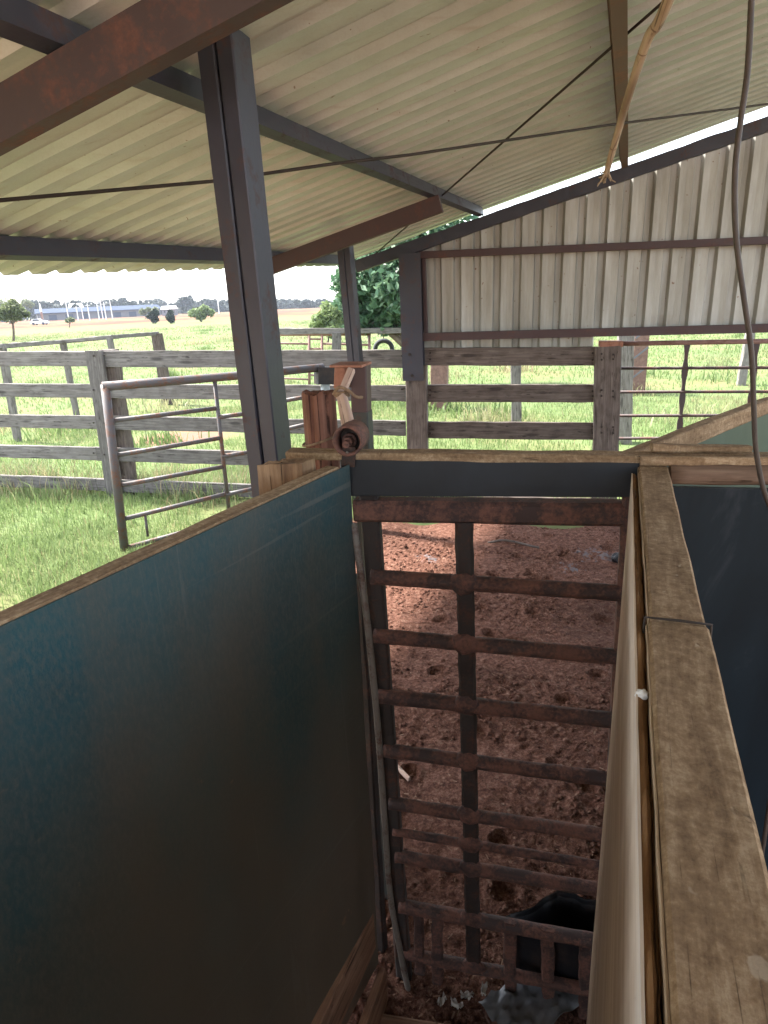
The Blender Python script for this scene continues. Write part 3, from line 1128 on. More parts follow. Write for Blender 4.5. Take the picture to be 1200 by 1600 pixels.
# lever: two pale arms bound with cord
lv = thing('gate_lever', 'pale worn wooden lever of two arms bound with cord above the pulley', 'lever', pp(545, 668, off(G, .06)))
A, B = pp(546, 672, off(G, .03)), pp(533, 614, off(G, .13))
vs, fs = ext(rect(1, .02, .003), A, B, azdir(14))
M1 = frame(A, B, azdir(14))
L = (B - A).length
pa = [(0, .029), (L * .5, .026), (L, .019)]
vv, ff = [], []
for x, w in pa:
    for yy, zz in rect(w, .02, .003):
        vv.append(M1 @ V((x, yy, zz)))
for i in range(2):
    for j in range(8):
        a, b = i * 8 + j, i * 8 + (j + 1) % 8
        ff.append((a, b, b + 8, a + 8))
ff += [tuple(range(8)), tuple(range(16, 24))]
obj('arm', [(vv, ff)], M_['lever_wood'], lv, M1)
A, B = pp(530, 622, off(G, .14)), pp(549, 578, off(G, .2))
obj('arm', [ext(rect(.019, .017, .003), A, B, azdir(14), .02, .001, 9, 4)], M_['lever_wood'], lv, frame(A, B, azdir(14)))
ctr = pp(534, 615, off(G, .13))
pts = []
for i in range(60):
    an = 2 * math.pi * i / 19.5
    pts.append(ctr + azdir(104) * (.017 * math.cos(an)) + azdir(14) * (.018 * math.sin(an)) + UP * (-.006 + .012 * i / 60))
pipe('binding', pts, .0028, M_['rope'], lv, 6, .0006)
pts = smoothpts([ctr + azdir(104) * a + UP * b + azdir(14) * c for a, b, c in ((-.018, .0, -.01), (0, .018, -.02), (.02, .01, -.015), (.035, -.008, 0), (.045, -.012, .02))], 6)
pipe('binding', pts, .004, M_['rope'], lv, 6, .001)

# pulley
pc = pp(550, 683, off(G, .02))
ax = azdir(12)
gd = azdir(102)
pu = thing('pulley', 'dark rusty end-on pulley wheel on a bracket above the gate', 'pulley', pc - UP * .045)
ring = []
vs, fs = [], []
NR = 40
for (r, y) in ((.034, -.045), (.0345, .03), (.026, .03), (.0265, -.03), (.029, -.047)):
    for i in range(NR):
        an = 2 * math.pi * i / NR
        vs.append(pc + gd * (r * math.cos(an)) + UP * (r * 1.02 * math.sin(an)) + ax * y)
for k in range(5):
    for i in range(NR):
        a, b = k * NR + i, k * NR + (i + 1) % NR
        c_, d_ = ((k + 1) % 5) * NR + (i + 1) % NR, ((k + 1) % 5) * NR + i
        fs.append((a, b, c_, d_))
obj('rim', [(vs, fs)], M_['gate_rust'], pu, None, True)
obj('hub', [tube([pc + ax * .028, pc + ax * .0], .0262, 24)], M_['gate_dark'], pu)
q = pc - UP * .006 - gd * .004
obj('bolt', [tube([q + ax * .0, q - ax * .012], .017, 16), tube([q - ax * .012, q - ax * .03], .0125, 6), tube([q - ax * .03 - UP * .001, q - ax * .044 - UP * .002], .008, 12)], M_['gate_rust'], pu, None)
A, B = pp(544, 728, off(G, -.012)), pp(546, 697, off(G, -.012))
br = obj('bracket', [ext(rect(.031, .006, .001), A, B, F[1], .012, .001, 9, 2)], M_['gate_dark'], pu, frame(A, B, F[1]))
P = pp(543, 707, off(G, -.016))
obj('rivet', [tube([P, P - G[1] * .004], .003, 8)], M_['gate_worn'], br)

# ================================================================== pipe gate outside
hb_ = pz(195, 862, .03)
H = vplane(hb_, 60)
pg = thing('pipe_gate', 'grey welded pipe gate standing in the grass beyond the dark side wall', 'gate', (hb_.x, hb_.y, 0))
hp = lambda x, y: pp(x, y, H)
pipe('stile', [hp(164, 601), hp(195, 860)], .036, M_['pipe_grey'], pg, 14)
pipe('top_rail', [hp(160, 604), hp(250, 597), hp(370, 587), hp(505, 574)], .037, M_['pipe_grey'], pg, 14)
for q0, q1 in (((178, 657), (337, 638)), ((184, 711), (343, 684.5)), ((190, 758), (347, 729.5)), ((193, 811), (352, 772)), ((197, 856), (357, 812)),
               ((340, 652), (400, 644)), ((346, 713), (400, 705)), ((352, 773), (400, 763)), ((445, 626), (505, 615.5)), ((449, 670), (505, 657))):
    pipe('rail', [hp(*q0), hp(*q1)], .02, M_['pipe_grey'], pg, 10)
pipe('upright', [hp(335, 592), hp(358, 800)], .0185, M_['pipe_grey'], pg, 10)
pipe('upright', [hp(508, 585), hp(510, 700)], .045, M_['pvc'], pg, 14)
A, B = hp(494, 585), hp(521, 585)
obj('hinge_box', [ext([(-.05, -.09), (.05, -.09), (.05, .07), (-.05, .07)], A, B, UP)], M_['black_rubber'], pg, frame(A, B))
pipe('latch_pin', [hp(227, 806), hp(231, 838)], .012, M_['pipe_grey'], pg, 8)

# ================================================================== board fence, five boards
fp = lambda x, y, d=0: pp(x, y, off(F, d))
bf = thing('board_fence', 'five-board grey timber fence across the pasture beyond the pipe gate', 'fence', (fp(165, 760).x, fp(165, 760).y, 0))
rows = [(560.5, 561, 560.5, .158), (608.5, 611, 614.5, .15), (655.5, 660, 669, .148), (701.5, 709, 723, .15), (746.5, 757, 777, .145)]
for i, (yl, ym, yr, w) in enumerate(rows):
    x0 = -160
    A, B = fp(x0, yl - (ym - yl) * .45 * (160 / 150) * .3), fp(152, ym - .3)
    board('board', A, B, w, .035, UP, M_['board_grey'], bf, .006, 40 + i, .004)
    A, B = fp(150, ym), fp(634, yr)
    board('board', A + F[1] * .004, B, w * (1.03 if i else 1.08), .035, UP, M_['board_grey'], bf, .006, 60 + i, .004)


def post_px(q0, q1, pl, w, t_, mat, parent, name='post', jit=.006, seed=0, buried=.05):
    A, B = pp(*q0, pl), pp(*q1, pl)
    d = (A - B).normalized()
    B = B - d * ((B.z + buried) / d.z)
    return obj(name, [ext(rect(w, t_, .006), B, A, pl[1] * -1, .08, jit, 4, seed)], mat, parent, frame(B, A, pl[1] * -1))


post_px((147, 548), (178, 760), off(F, -.04), .2, .045, M_['board_grey'], bf, seed=3)
post_px((170, 546), (200, 748), off(F, .1), .17, .14, M_['board_brown'], bf, seed=4, jit=.015)
post_px((651, 570), (653, 704), off(F, -.05), .2, .12, M_['board_brown'], bf, seed=6)

rb = thing('board_fence', 'dark brown board fence panel below the sheeted gable wall', 'fence', (fp(950, 705).x, fp(950, 705).y, 0))
for i, (yl, yr, w) in enumerate(((557.5, 556.5, .165), (614.5, 614.5, .165), (671.5, 673.5, .165), (728, 732, .16), (785, 791, .16))):
    A, B = fp(663, yl, -.02), fp(934, yr, -.02)
    board('board', A, B, w, .035, UP, M_['board_brown'], rb, .006, 80 + i, .004)
post_px((950, 541), (946, 705), off(F, -.07), .225, .06, M_['board_brown'], rb, seed=9)
A, B = fp(936, 537, -.03), fp(972, 537, -.03)
obj('cap_plate', [ext(rect(.14, .05, .004), A, B, UP)], M_['orange_rust'], rb, frame(A, B))
post_px((968, 536), (963, 705), off(F, -.05), .035, .05, M_['steel_dark'], rb, seed=10, jit=.001)

for par, spots in ((bf, [(x, y, d) for x, d in ((146, -.068), (163, -.068), (640, -.07), (628, -.03)) for y in (556, 609, 661, 709)]),
                   (rb, [(x, y, d) for x, d in ((672, -.045), (926, -.045), (940, -.105), (958, -.105)) for y in (553, 562, 611, 619, 668, 677)])):
    for (x, y, d) in spots:
        P = fp(x, y + rng.normal(), d)
        obj('nail', [tube([P + F[1] * .008, P - F[1] * .004], .009, 8)], M_['rod'], par)

pf = thing('pipe_fence', 'rusty pipe fence with flat twisted uprights between grass and gable', 'fence', (fp(1066, 690).x, fp(1066, 690).y, 0))
for i, (yl, yr, r) in enumerate(((537, 533, .022), (575.5, 574.5, .014), (612.5, 612, .014), (649.5, 649, .014), (685, 684, .014), (722, 722, .014))):
    A, B = fp(968 - i, yl), fp(1200, yr)
    pipe('rail', [A, B + (B - A) * .8], r, M_['pipe_red' if i == 0 else 'steel_rust'], pf, 10)
for q0, q1 in (((1074, 536), (1060, 690)), ((1183, 534), (1166, 690)), ((1290, 532), (1275, 690))):
    A, B = fp(*q0, .0), fp(*q1, .0)
    d = (A - B).normalized()
    B = B - d * ((B.z + .03) / d.z)
    vs, fs = [], []
    n = 60
    for i in range(n + 1):
        P = A.lerp(B, i / n)
        hgt = (A.z - P.z)
        tw = .5 + .5 * math.cos(hgt / .245 * 2 * math.pi)
        w, t_ = .014 + .013 * tw, .018 - .008 * tw
        for yy, zz in rect(w * 2, t_, .003):
            vs.append(P + azdir(103) * yy + azdir(13) * zz)
    for i in range(n):
        for j in range(8):
            a, b = i * 8 + j, i * 8 + (j + 1) % 8
            fs.append((a, b, b + 8, a + 8))
    fs += [tuple(range(8)), tuple(n * 8 + j for j in range(8))]
    obj('upright', [(vs, fs)], M_['steel_rust'], pf, frame(B, A))

# ================================================================== rail fence further back
rf = thing('rail_fence', 'old single-rail fence with thin grey posts beyond the board fence', 'fence', pz(28, 690))
tops = []
for (q0, q1, w, mt) in (((3, 541), (28, 690), .11, 'board_grey'), ((98, 534), (121, 655), .105, 'board_grey'), ((171, 527), (196, 655), .1, 'board_grey'), ((245, 521), (263, 632), .2, 'board_brown')):
    B = pz(*q1)
    pl = vplane(B, 70)
    A = pp(*q0, pl)
    tops.append(A)
    obj('post', [ext(rect(w, w * .8, .008), B - UP * .05, A, F[1], .1, .01, 3, len(tops))], M_[mt], rf, frame(B, A, F[1]))
A0 = tops[0] + (tops[0] - tops[1]) * 1.2
ptsr = [A0] + tops
for i in range(4):
    a, b = ptsr[i], ptsr[i + 1]
    board('rail', a, b + (b - a).normalized() * .06, .075, .06, UP, M_['board_grey'], rf, .008, 90 + i, .008)

# ================================================================== red railing, posts, tyre
q = pz(500, 612)
RR = vplane(q, 92)
rr_ = lambda x, y: pp(x, y, RR)
rl = thing('pipe_railing', 'faded red pipe railing in the pasture under a grey timber rail', 'railing', q)
pipe('rail', [rr_(420, 522), rr_(578, 521.5)], .045, M_['pipe_red'], rl, 8)
pipe('rail', [rr_(420, 536), rr_(484, 537.5)], .025, M_['pipe_red'], rl, 8)
pipe('rail', [rr_(503, 537), rr_(578, 539)], .025, M_['pipe_red'], rl, 8)
for yy in (530, 545, 571, 586):
    pipe('rung', [rr_(483, yy), rr_(503, yy)], .022, M_['pipe_red'], rl, 8)
pipe('rail', [rr_(420, 590), rr_(484, 593)], .022, M_['pipe_red'], rl, 8)
for x in (483, 503, 577):
    pipe('upright', [rr_(x, 521), rr_(x + .5, 612)], .034, M_['pipe_red'], rl, 8)
A, B = pp(425, 517.5, off(RR, .3)), pp(690, 516, off(RR, .3))
tb = thing('timber_railing', 'grey weathered timber rail on a stout post before the leafy tree', 'railing', (pp(525, 612, off(RR, .3)).x, pp(525, 612, off(RR, .3)).y, 0))
board('rail', A, B, .13, .1, UP, M_['board_grey'], tb, .02, 5, .01, 0, .3)
post_px((526, 520), (526, 600), off(RR, .32), .2, .16, M_['board_grey'], tb, seed=2, jit=.02)
post_px((688, 520), (688, 600), off(RR, .32), .2, .16, M_['board_brown'], tb, seed=3, jit=.02)
tq = pz(600, 600)
TY = vplane(tq, 95)
tc_ = pp(599.5, 546, TY)
ty = thing('tyre_swing', 'dark worn tyre hanging on a rope beneath the leafy tree', 'tyre swing', tc_ - UP * .3)
scale_px = (pp(616.5, 546, TY) - pp(583, 546, TY)).length / 2
vs, fs = [], []
NU, NV = 40, 12
Rm, rm = scale_px * .79, scale_px * .21
for i in range(NU):
    an = 2 * math.pi * i / NU
    for j in range(NV):
        b = 2 * math.pi * j / NV
        r_ = Rm + rm * math.cos(b)
        vs.append(tc_ + azdir(95) * (r_ * math.cos(an)) + UP * (r_ * math.sin(an)) + azdir(5) * (rm * 1.5 * math.sin(b)))
for i in range(NU):
    for j in range(NV):
        a, b = i * NV + j, i * NV + (j + 1) % NV
        c_, d_ = ((i + 1) % NU) * NV + (j + 1) % NV, ((i + 1) % NU) * NV + j
        fs.append((a, b, c_, d_))
obj('tyre', [(vs, fs)], M_['tyre'], ty, None, True)
pipe('rope', [tc_ + UP * (Rm - rm), pp(600, 440, TY)], .014, M_['rope'], ty, 6)

# posts in the paddock behind the gable
def lone_post(q0, q1, w, mt, label, name='fence_post', t_=None, jit=.015, seed=0):
    B = pz(*q1)
    A = pp(*q0, vplane(B, 95))
    o = obj(name, [ext(rect(w, t_ or w, .01), B - UP * .05, A, F[1], .1, jit, 3, seed)], M_[mt], None, frame(B, A, F[1]))
    return tag(o, label, 'post')


lone_post((978, 520), (974, 692), .2, 'board_grey', 'weathered grey wooden post beside the brown end board of the fence', seed=1)
lone_post((1175, 505), (1157, 602), .16, 'board_grey', 'grey post leaning in the pasture behind the pipe fence', seed=3)
lone_post((806, 560), (807, 662), .16, 'board_grey', 'slim grey post seen in the grass between the dark boards', seed=4)
lone_post((688, 550), (686, 640), .3, 'brick', 'short red-brown post seen between the boards near the gable', seed=5)
B = pz(992, 616)
bp = vplane(B, 95)
cl = thing('brick_pillar', 'red brick pillar with pale mortar marks standing in the pasture', 'pillar', B)
obj('shaft', [boxat(B, .28, .28, (pp(996, 515, bp) - B).z)], M_['brick'], cl)
mk = []
for i in range(5):
    z = .35 + .38 * i
    a, b = B + V((-.13, -.142, z)), B + V((.13, -.142, z + .2))
    mk.append(ext(rect(.012, .035, .002), a, b, UP))
obj('mortar_streak', mk, M_['concrete'], cl)

# ================================================================== cane and cable
pl0 = vplane((0, 1.75, 0), 96)
A, B = pp(1052, -20, pl0), pp(942, 288, vplane((0, 2.15, 0), 96))
ctl = [A + (A - B).normalized() * .55 + V((0, 0, 0)), A]
for q, dpt in (((1012, 62), 1.85), ((985, 140), 1.95), ((963, 215), 2.05), ((946, 275), 2.13)):
    ctl.append(pp(*q, vplane((0, dpt, 0), 96)))
cn = thing('cane', 'pale dry cane with dark joints hanging from the roof, frayed at its tip', 'cane', B)
pts = smoothpts(ctl, 8)
obj('stalk', [tube(pts, .014, 12, .0085, .001)], M_['cane'], cn, frame(pts[0], pts[-1]), True)
for k in (.3, .47, .68, .86):
    i = int(k * (len(pts) - 1))
    r_ = .014 - .0055 * k
    obj('joint', [tube([pts[i] + (pts[i + 1] - pts[i]).normalized() * -.0015, pts[i] + (pts[i + 1] - pts[i]).normalized() * .0015], r_ + .0006, 12)], M_['rope'], cn)
fr = []
E_ = pts[-1]
dd_ = (pts[-1] - pts[-2]).normalized()
for i in range(16):
    v1 = V((random.gauss(0, 1), random.gauss(0, 1), random.gauss(0, 1))) * .006
    fr.append(tube([E_ - dd_ * .01 + v1 * .5, E_ + dd_ * .008 + v1 * 1.6, E_ + dd_ * (.006 + .014 * random.random()) + v1 * 2.6], .003, 5, .0015))
obj('frayed_tip', fr, M_['cane'], cn)
plc = vplane((0, 1.12, 0), 92)
cpx = ((1176, -60), (1174, 0), (1168, 110), (1157, 190), (1149, 260), (1148, 330), (1152, 390), (1163, 470), (1174, 550), (1178, 640), (1181, 700), (1192, 760), (1212, 810), (1250, 870))
cp_ = [pp(*q, plc) for q in cpx]
cp_ += [V((cp_[-1].x + .03, cp_[-1].y - .01, .6)), V((cp_[-1].x + .02, cp_[-1].y - .03, .06)), V((cp_[-1].x + .2, cp_[-1].y - .12, .05))]
pts = smoothpts(cp_, 6)
cb = pipe('cable', pts, .0044, M_['cable'], None, 10)
tag(cb, 'dark electric cable hanging from the roof in front of the zinc gable', 'cable')

# ================================================================== things on the earth behind the gate
rim_z = .3
T = [pz(*q, rim_z) for q in ((790, 1432), (872, 1392), (985, 1412), (950, 1490))]
tc2 = sum(T, V()) / 4
tro = thing('feed_trough', 'black plastic feed trough on the earth behind the gate teeth', 'trough', (tc2.x, tc2.y, 0))
NT_ = 64
vs, fs = [], []
rings = [(.80, .02), (.84, .09), (.90, .17), (.97, .26), (1.0, rim_z), (1.05, rim_z + .004), (1.05, rim_z - .012), (.955, rim_z - .016), (.89, .24), (.84, .15), (.79, .06), (.74, .035)]
rings = rings[::-1]
for k, z in rings:
    for i in range(NT_):
        u = i / NT_ * 4
        e = int(u)
        q = T[e].lerp(T[(e + 1) % 4], u - e)
        d = V((q.x - tc2.x, q.y - tc2.y, 0))
        an = math.atan2(d.y, d.x)
        rr = k * (1 - .07 * abs(math.cos((u - e - .5) * math.pi)) ** 0 * (1 - abs(u - e - .5) * 2) + .05 * noise.noise(V((math.cos(an) * 1.5, math.sin(an) * 1.5, z * 5))))
        if min(u - e, 1 - u + e) < .07:
            rr *= .955
        zz = z + (.016 * noise.noise(V((math.cos(an) * 2, math.sin(an) * 2, 3))) - .012 * (1 - abs(u - e - .5) * 2)) * (z / rim_z)
        vs.append(V((tc2.x + d.x * rr, tc2.y + d.y * rr, zz)))
for r_ in range(len(rings) - 1):
    for i in range(NT_):
        a, b = r_ * NT_ + i, r_ * NT_ + (i + 1) % NT_
        fs.append((a, b, b + NT_, a + NT_))
fs += [tuple(range(NT_)), tuple(range(len(vs) - NT_, len(vs)))]
obj('tub', [(vs, fs)], M_['black_rubber'], tro, None, True)

# crumpled sheet of plastic
vs, fs = [], []
c_ = pz(835, 1575, .05)
for i in range(17):
    for j in range(13):
        u, w = i / 16 - .5, j / 12 - .5
        P = c_ + azdir(60) * (u * .26) + azdir(-40) * (w * .16)
        P.z = .085 + .03 * noise.noise(V((u * 7, w * 9, 1))) + .015 * noise.noise(V((u * 20, w * 22, 5)))
        vs.append(P)
for i in range(16):
    for j in range(12):
        a = i * 13 + j
        fs.append((a, a + 1, a + 14, a + 13))
o = obj('plastic_scrap', [(vs, fs)], M_['plastic'], None, Matrix.Translation(c_), True)
tag(o, 'crumpled grey scrap of plastic film lying at the foot of the gate', 'plastic scrap')
for k, (x, y) in enumerate(((730, 1560), (756, 1552), (712, 1574), (690, 1568))):
    c_ = pz(x, y, .04)
    vs, fs = [], []
    for i in range(11):
        for j in range(11):
            u, w = i / 10 - .5, j / 10 - .5
            g_ = 1 + .5 * noise.noise(V((math.atan2(w, u + .001) * 1.3, k * 3.1, 0)))
            P = c_ + Matrix.Rotation(k * 1.3, 3, 'Z') @ V((u * .034 * g_, w * .016 * g_, .012 + .022 * noise.noise(V((u * 3.5 + k, w * 3.5, k))) + .03 * u * u))
            vs.append(P)
    for i in range(10):
        for j in range(10):
            a = i * 11 + j
            fs.append((a, a + 1, a + 12, a + 11))
    o = obj('paper_scrap', [(vs, fs)], M_['feather'], None, Matrix.Translation(c_), True)
    tag(o, 'small pale scrap of litter among the dirt below the gate', 'litter', 'pale litter scraps under the gate')
fe = [pz(742, 1398, .06), pz(738, 1412, .05), pz(744, 1432, .04)]
fe = smoothpts(fe, 5)
vs, fs = [], []
for i, P in enumerate(fe):
    w = .007 * math.sin(math.pi * (i + .5) / len(fe)) + .001
    vs += [P + V((w, 0, .004)), P + V((0, 0, .006)), P - V((w, 0, -.004))]
for i in range(len(fe) - 1):
    a = i * 3
    fs += [(a, a + 1, a + 4, a + 3), (a + 1, a + 2, a + 5, a + 4)]
o = obj('feather', [(vs, fs)], M_['feather'], None, Matrix.Translation(fe[0]))
tag(o, 'white feather lying on the red earth beside the black trough', 'feather')
A, B = pz(618, 1195, .05), pz(640, 1218, .045)
o = board('wood_chip', A, B, .022, .012, UP, M_['lever_wood'], None, .004, 3, .002, 0, .01)
tag(o, 'pale splinter of wood on the earth near the gate stile', 'wood chip')
A, B = pz(762, 848, .03), pz(842, 856, .03)
o = pipe('twig', smoothpts([A, A.lerp(B, .4) + V((0, .05, .02)), B], 4), .009, M_['board_brown'], None, 6)
tag(o, 'thin twig lying on the lit earth towards the fence', 'twig')

# ================================================================== numpy mesh
def np_mesh(name, verts, loops, sizes, mat, M=None, smooth=False, tone=None):
    me = bpy.data.meshes.new(name)
    me.vertices.add(len(verts))
    me.vertices.foreach_set('co', np.asarray(verts, np.float32).ravel())
    me.loops.add(len(loops))
    me.loops.foreach_set('vertex_index', np.asarray(loops, np.int32))
    sizes = np.asarray(sizes, np.int32)
    st = np.concatenate(([0], np.cumsum(sizes)[:-1])).astype(np.int32)
    me.polygons.add(len(sizes))
    me.polygons.foreach_set('loop_start', st)
    me.polygons.foreach_set('loop_total', sizes)
    me.update(calc_edges=True)
    me.validate()
    if smooth:
        me.polygons.foreach_set('use_smooth', np.ones(len(sizes), bool))
    if tone is not None:
        a = me.attributes.new('tone', 'FLOAT', 'POINT')
        a.data.foreach_set('value', np.asarray(tone, np.float32))
    me.materials.append(mat)
    o = bpy.data.objects.new(name, me)
    COL.objects.link(o)
    if M is not None:
        o.matrix_basis = M
    return o


# ================================================================== ground
def fence_y(x):
    return 7.286 - .231 * (x + 3.76)


def in_pen(x, y):                          # >0 inside the trampled pen (metres from its edge)
    a = (x - (-1.9 + .455 * (y - 3.46)) + .12) * .91
    b = fence_y(x) - .62 - y
    return np.minimum(a, b)


gx = np.unique(np.concatenate((np.linspace(-1500, -60, 14), np.linspace(-60, 60, 60), np.linspace(60, 1500, 14))))
gy = np.unique(np.concatenate((np.linspace(-300, -20, 6), np.linspace(-20, 100, 60), np.linspace(100, 2500, 22))))
X, Y = np.meshgrid(gx, gy, indexing='ij')
Z = np.zeros_like(X)
vv = np.stack((X, Y, Z), -1).reshape(-1, 3)
ii, jj_ = np.meshgrid(np.arange(len(gx) - 1), np.arange(len(gy) - 1), indexing='ij')
a = (ii * len(gy) + jj_).ravel()
lp = np.stack((a, a + len(gy), a + len(gy) + 1, a + 1), -1).ravel()
gr = np_mesh('ground', vv, lp, [4] * len(a), M_['ground'])
gr['kind'] = 'structure'

# trampled earth inside the pen
SG = .0125
xs = np.arange(-2.0, 3.4, SG)
ys = np.arange(.1, 6.4, SG)
X, Y = np.meshgrid(xs, ys, indexing='ij')
Z = np.zeros_like(X)
for i in range(X.shape[0]):
    for j in range(X.shape[1]):
        x, y = X[i, j], Y[i, j]
        p = V((x, y, 0))
        k1 = noise.noise(p * 1.7 + V((3, 8, 1)))
        w = 1.15 + .9 * k1
        Z[i, j] = .02 * noise.noise(p * 2.6) + w * (.010 * abs(noise.noise(p * 7)) + .006 * noise.noise(p * 15 + V((5, 5, 2))) + .010 * max(0, noise.noise(p * 29 + V((1, 2, 3)))) + .011 * abs(noise.noise(p * 39)))
for k in range(85):                        # hoof prints
    hx, hy, ha = -.6 + 2.6 * rng.random(), 1.55 + 4 * rng.random() ** 1.2, rng.random() * 6.28
    i0, j0 = int((hx + 2) / SG), int((hy - .1) / SG)
    R_ = 9
    sl_ = (slice(max(0, i0 - R_), i0 + R_), slice(max(0, j0 - R_), j0 + R_))
    dx, dy = X[sl_] - hx, Y[sl_] - hy
    u, w = dx * math.cos(ha) + dy * math.sin(ha), -dx * math.sin(ha) + dy * math.cos(ha)
    q = np.sqrt((u / .055) ** 2 + (w / .045) ** 2)
    cleft = np.exp(-(w / .009) ** 2) * .5
    Z[sl_] += np.where(q < 1, -.03 * (1 - q ** 4) * (1 - cleft), .011 * np.exp(-((q - 1.15) / .22) ** 2))
edge = in_pen(X, Y) + .18 * np.sin(X * 5.1) * np.sin(Y * 4.3)
amp = np.where(Y > 4.9, .7, 1.)
Z = np.where(edge > 0, .028 + Z * amp * np.clip(edge * 3, 0, 1), .028 + edge * .5)
Z = np.where(edge > .12, np.maximum(Z, .006), Z)
Z = np.clip(Z, -.08, .2)
n_ = X.shape[1]
ii, jj_ = np.meshgrid(np.arange(X.shape[0] - 1), np.arange(n_ - 1), indexing='ij')
a = (ii * n_ + jj_).ravel()
lp = np.stack((a, a + n_, a + n_ + 1, a + 1), -1)
keep = (Z.ravel()[lp].max(1) > -.03)
lp = lp[keep]
so = np_mesh('earth_floor', np.stack((X, Y, Z), -1).reshape(-1, 3), lp.ravel(), [4] * len(lp), M_['soil'], None, True)
so['kind'] = 'structure'


def soil_z(x, y):
    i = int(min(max((x + 2.0) / SG, 0), X.shape[0] - 1))
    j = int(min(max((y - .1) / SG, 0), X.shape[1] - 1))
    return Z[i, j]


# loose crumbs of earth
bm = bmesh.new()
bmesh.ops.create_icosphere(bm, subdivisions=1, radius=1)
bm.verts.index_update()
iv = np.array([v.co[:] for v in bm.verts])
ifc = np.array([[v.index for v in f.verts] for f in bm.faces])
bm.free()
cv, cf = [], []
k = 0
while k < 20000:
    y = .9 + 4.6 * rng.random() ** 1.3
    x = -.9 + rng.random() * (2.2 + y * .42)
    if in_pen(x, y) < .05:
        continue
    if noise.noise(V((x * 1.6, y * 1.6, 3))) + .5 * noise.noise(V((x * 6, y * 6, 1))) < rng.random() * .7 - .3:
        continue
    s = .0022 + .0105 * rng.random() ** 4
    sc = s * (1 + .5 * (rng.random(3) - .5)) * np.array([1.2, 1.2, .8])
    d = iv * sc * (1 + .45 * (rng.random((len(iv), 1)) - .5))
    cv.append(d + np.array([x, y, soil_z(x, y) + s * .3]))
    cf.append(ifc + k * len(iv))
    k += 1
cl_ = np_mesh('dirt_crumbs', np.concatenate(cv), np.concatenate(cf).ravel(), [3] * (len(ifc) * k), M_['soil'])
cl_['kind'] = 'stuff'
tag(cl_, 'loose crumbs and clods of red earth scattered over the pen floor', 'dirt')

# chaff: pale bits of straw and husk
cv, lpz = [], []
k = 0
while k < 3200:
    y = 1.1 + 3.6 * rng.random() ** 1.6
    x = -.7 + rng.random() * (1.9 + y * .4)
    if in_pen(x, y) < .1:
        continue
    an = rng.random() * 6.28
    L_, w = .003 + .009 * rng.random() ** 1.5, .0012 + .0016 * rng.random()
    c, s = math.cos(an), math.sin(an)
    z = soil_z(x, y) + .004
    cv += [(x - c * L_ - s * w, y - s * L_ + c * w, z), (x + c * L_ - s * w, y + s * L_ + c * w, z + .004), (x + c * L_ + s * w, y + s * L_ - c * w, z + .004), (x - c * L_ + s * w, y - s * L_ - c * w, z)]
    k += 1
M_['chaff'] = plain('straw_chaff', (.2, .12, .08), .9, .5, 3, 0)
ch = np_mesh('straw_chaff', cv, np.arange(len(cv)), [4] * k, M_['chaff'])
ch['kind'] = 'stuff'
tag(ch, 'bits of dry straw trodden into the red earth', 'straw')

# ash heaps
for (x, y, sx_, sy_, lab) in ((888, 890, .15, .06, 'pale blue-grey ash patch on the earth beside the black lump'), (668, 874, .12, .06, 'small grey ash patch on the lit earth near the gate stile'), (935, 868, .2, .1, 'dark and pale ash heap at the far edge of the pen')):
    c = pz(x, y, .03)
    vs, fs = [], []
    n = 22
    for i in range(n + 1):
        for j in range(n + 1):
            u, w = (i / n - .5) * 2, (j / n - .5) * 2
            r_ = math.hypot(u, w) + .5 * noise.noise(V((u * 2.2 + x, w * 2.2, 0)))
            px_, py_ = c.x + u * sx_, c.y + w * sy_ * 2
            h = soil_z(px_, py_) + .014 * (1 - r_ * 1.6) + .012 * noise.noise(V((px_ * 22, py_ * 22, 3)))
            vs.append(V((px_, py_, h)))
    for i in range(n):
        for j in range(n):
            a = i * (n + 1) + j
            fs.append((a, a + 1, a + n + 2, a + n + 1))
    o = obj('ash_patch', [(vs, fs)], M_['ash'], None, Matrix.Translation(c), True)
    o['kind'] = 'stuff'
    tag(o, lab, 'ash')
c = pz(972, 874, .05)
bm = bmesh.new()
bmesh.ops.create_icosphere(bm, subdivisions=3, radius=.07)
for v in bm.verts:
    v.co *= 1 + .5 * noise.noise(v.co * 18)
    v.co.z *= .7
bm.verts.index_update()
o = obj('charred_lump', [([c + v.co for v in bm.verts], [tuple(v.index for v in f.verts) for f in bm.faces])], M_['black_rubber'], None, Matrix.Translation(c))
bm.free()
tag(o, 'black charred lump on the ash at the pen edge', 'lump')

# ================================================================== grass
def blades(P, hmin, hmax, wid, tone, lean=.6):
    n = len(P)
    an = rng.random(n) * 2 * np.pi
    h = hmin + (hmax - hmin) * rng.random(n) ** 1.4
    w = wid * (.6 + .8 * rng.random(n))
    side = np.stack((np.cos(an), np.sin(an), np.zeros(n)), -1)
    la = rng.random(n) * 2 * np.pi
    ln_ = np.stack((np.cos(la), np.sin(la), np.zeros(n)), -1) * (h * lean * rng.random(n))[:, None]
    up = np.stack((np.zeros(n), np.zeros(n), h), -1)
    b0, b1 = P - side * w[:, None], P + side * w[:, None]
    md = P + up * .6 + ln_ * .35
    m0, m1 = md - side * w[:, None] * .75, md + side * w[:, None] * .75
    tp = P + up * (1 - .25 * (ln_ ** 2).sum(1)[:, None] / (h ** 2)[:, None]) + ln_
    vs = np.stack((b0, b1, m1, m0, tp), 1).reshape(-1, 3)
    k = np.arange(n)[:, None] * 5
    lp = np.concatenate((k + 0, k + 1, k + 2, k + 3, k + 3, k + 2, k + 4), 1).ravel()
    return vs, lp, np.tile([4, 3], n), np.repeat(tone, 5)


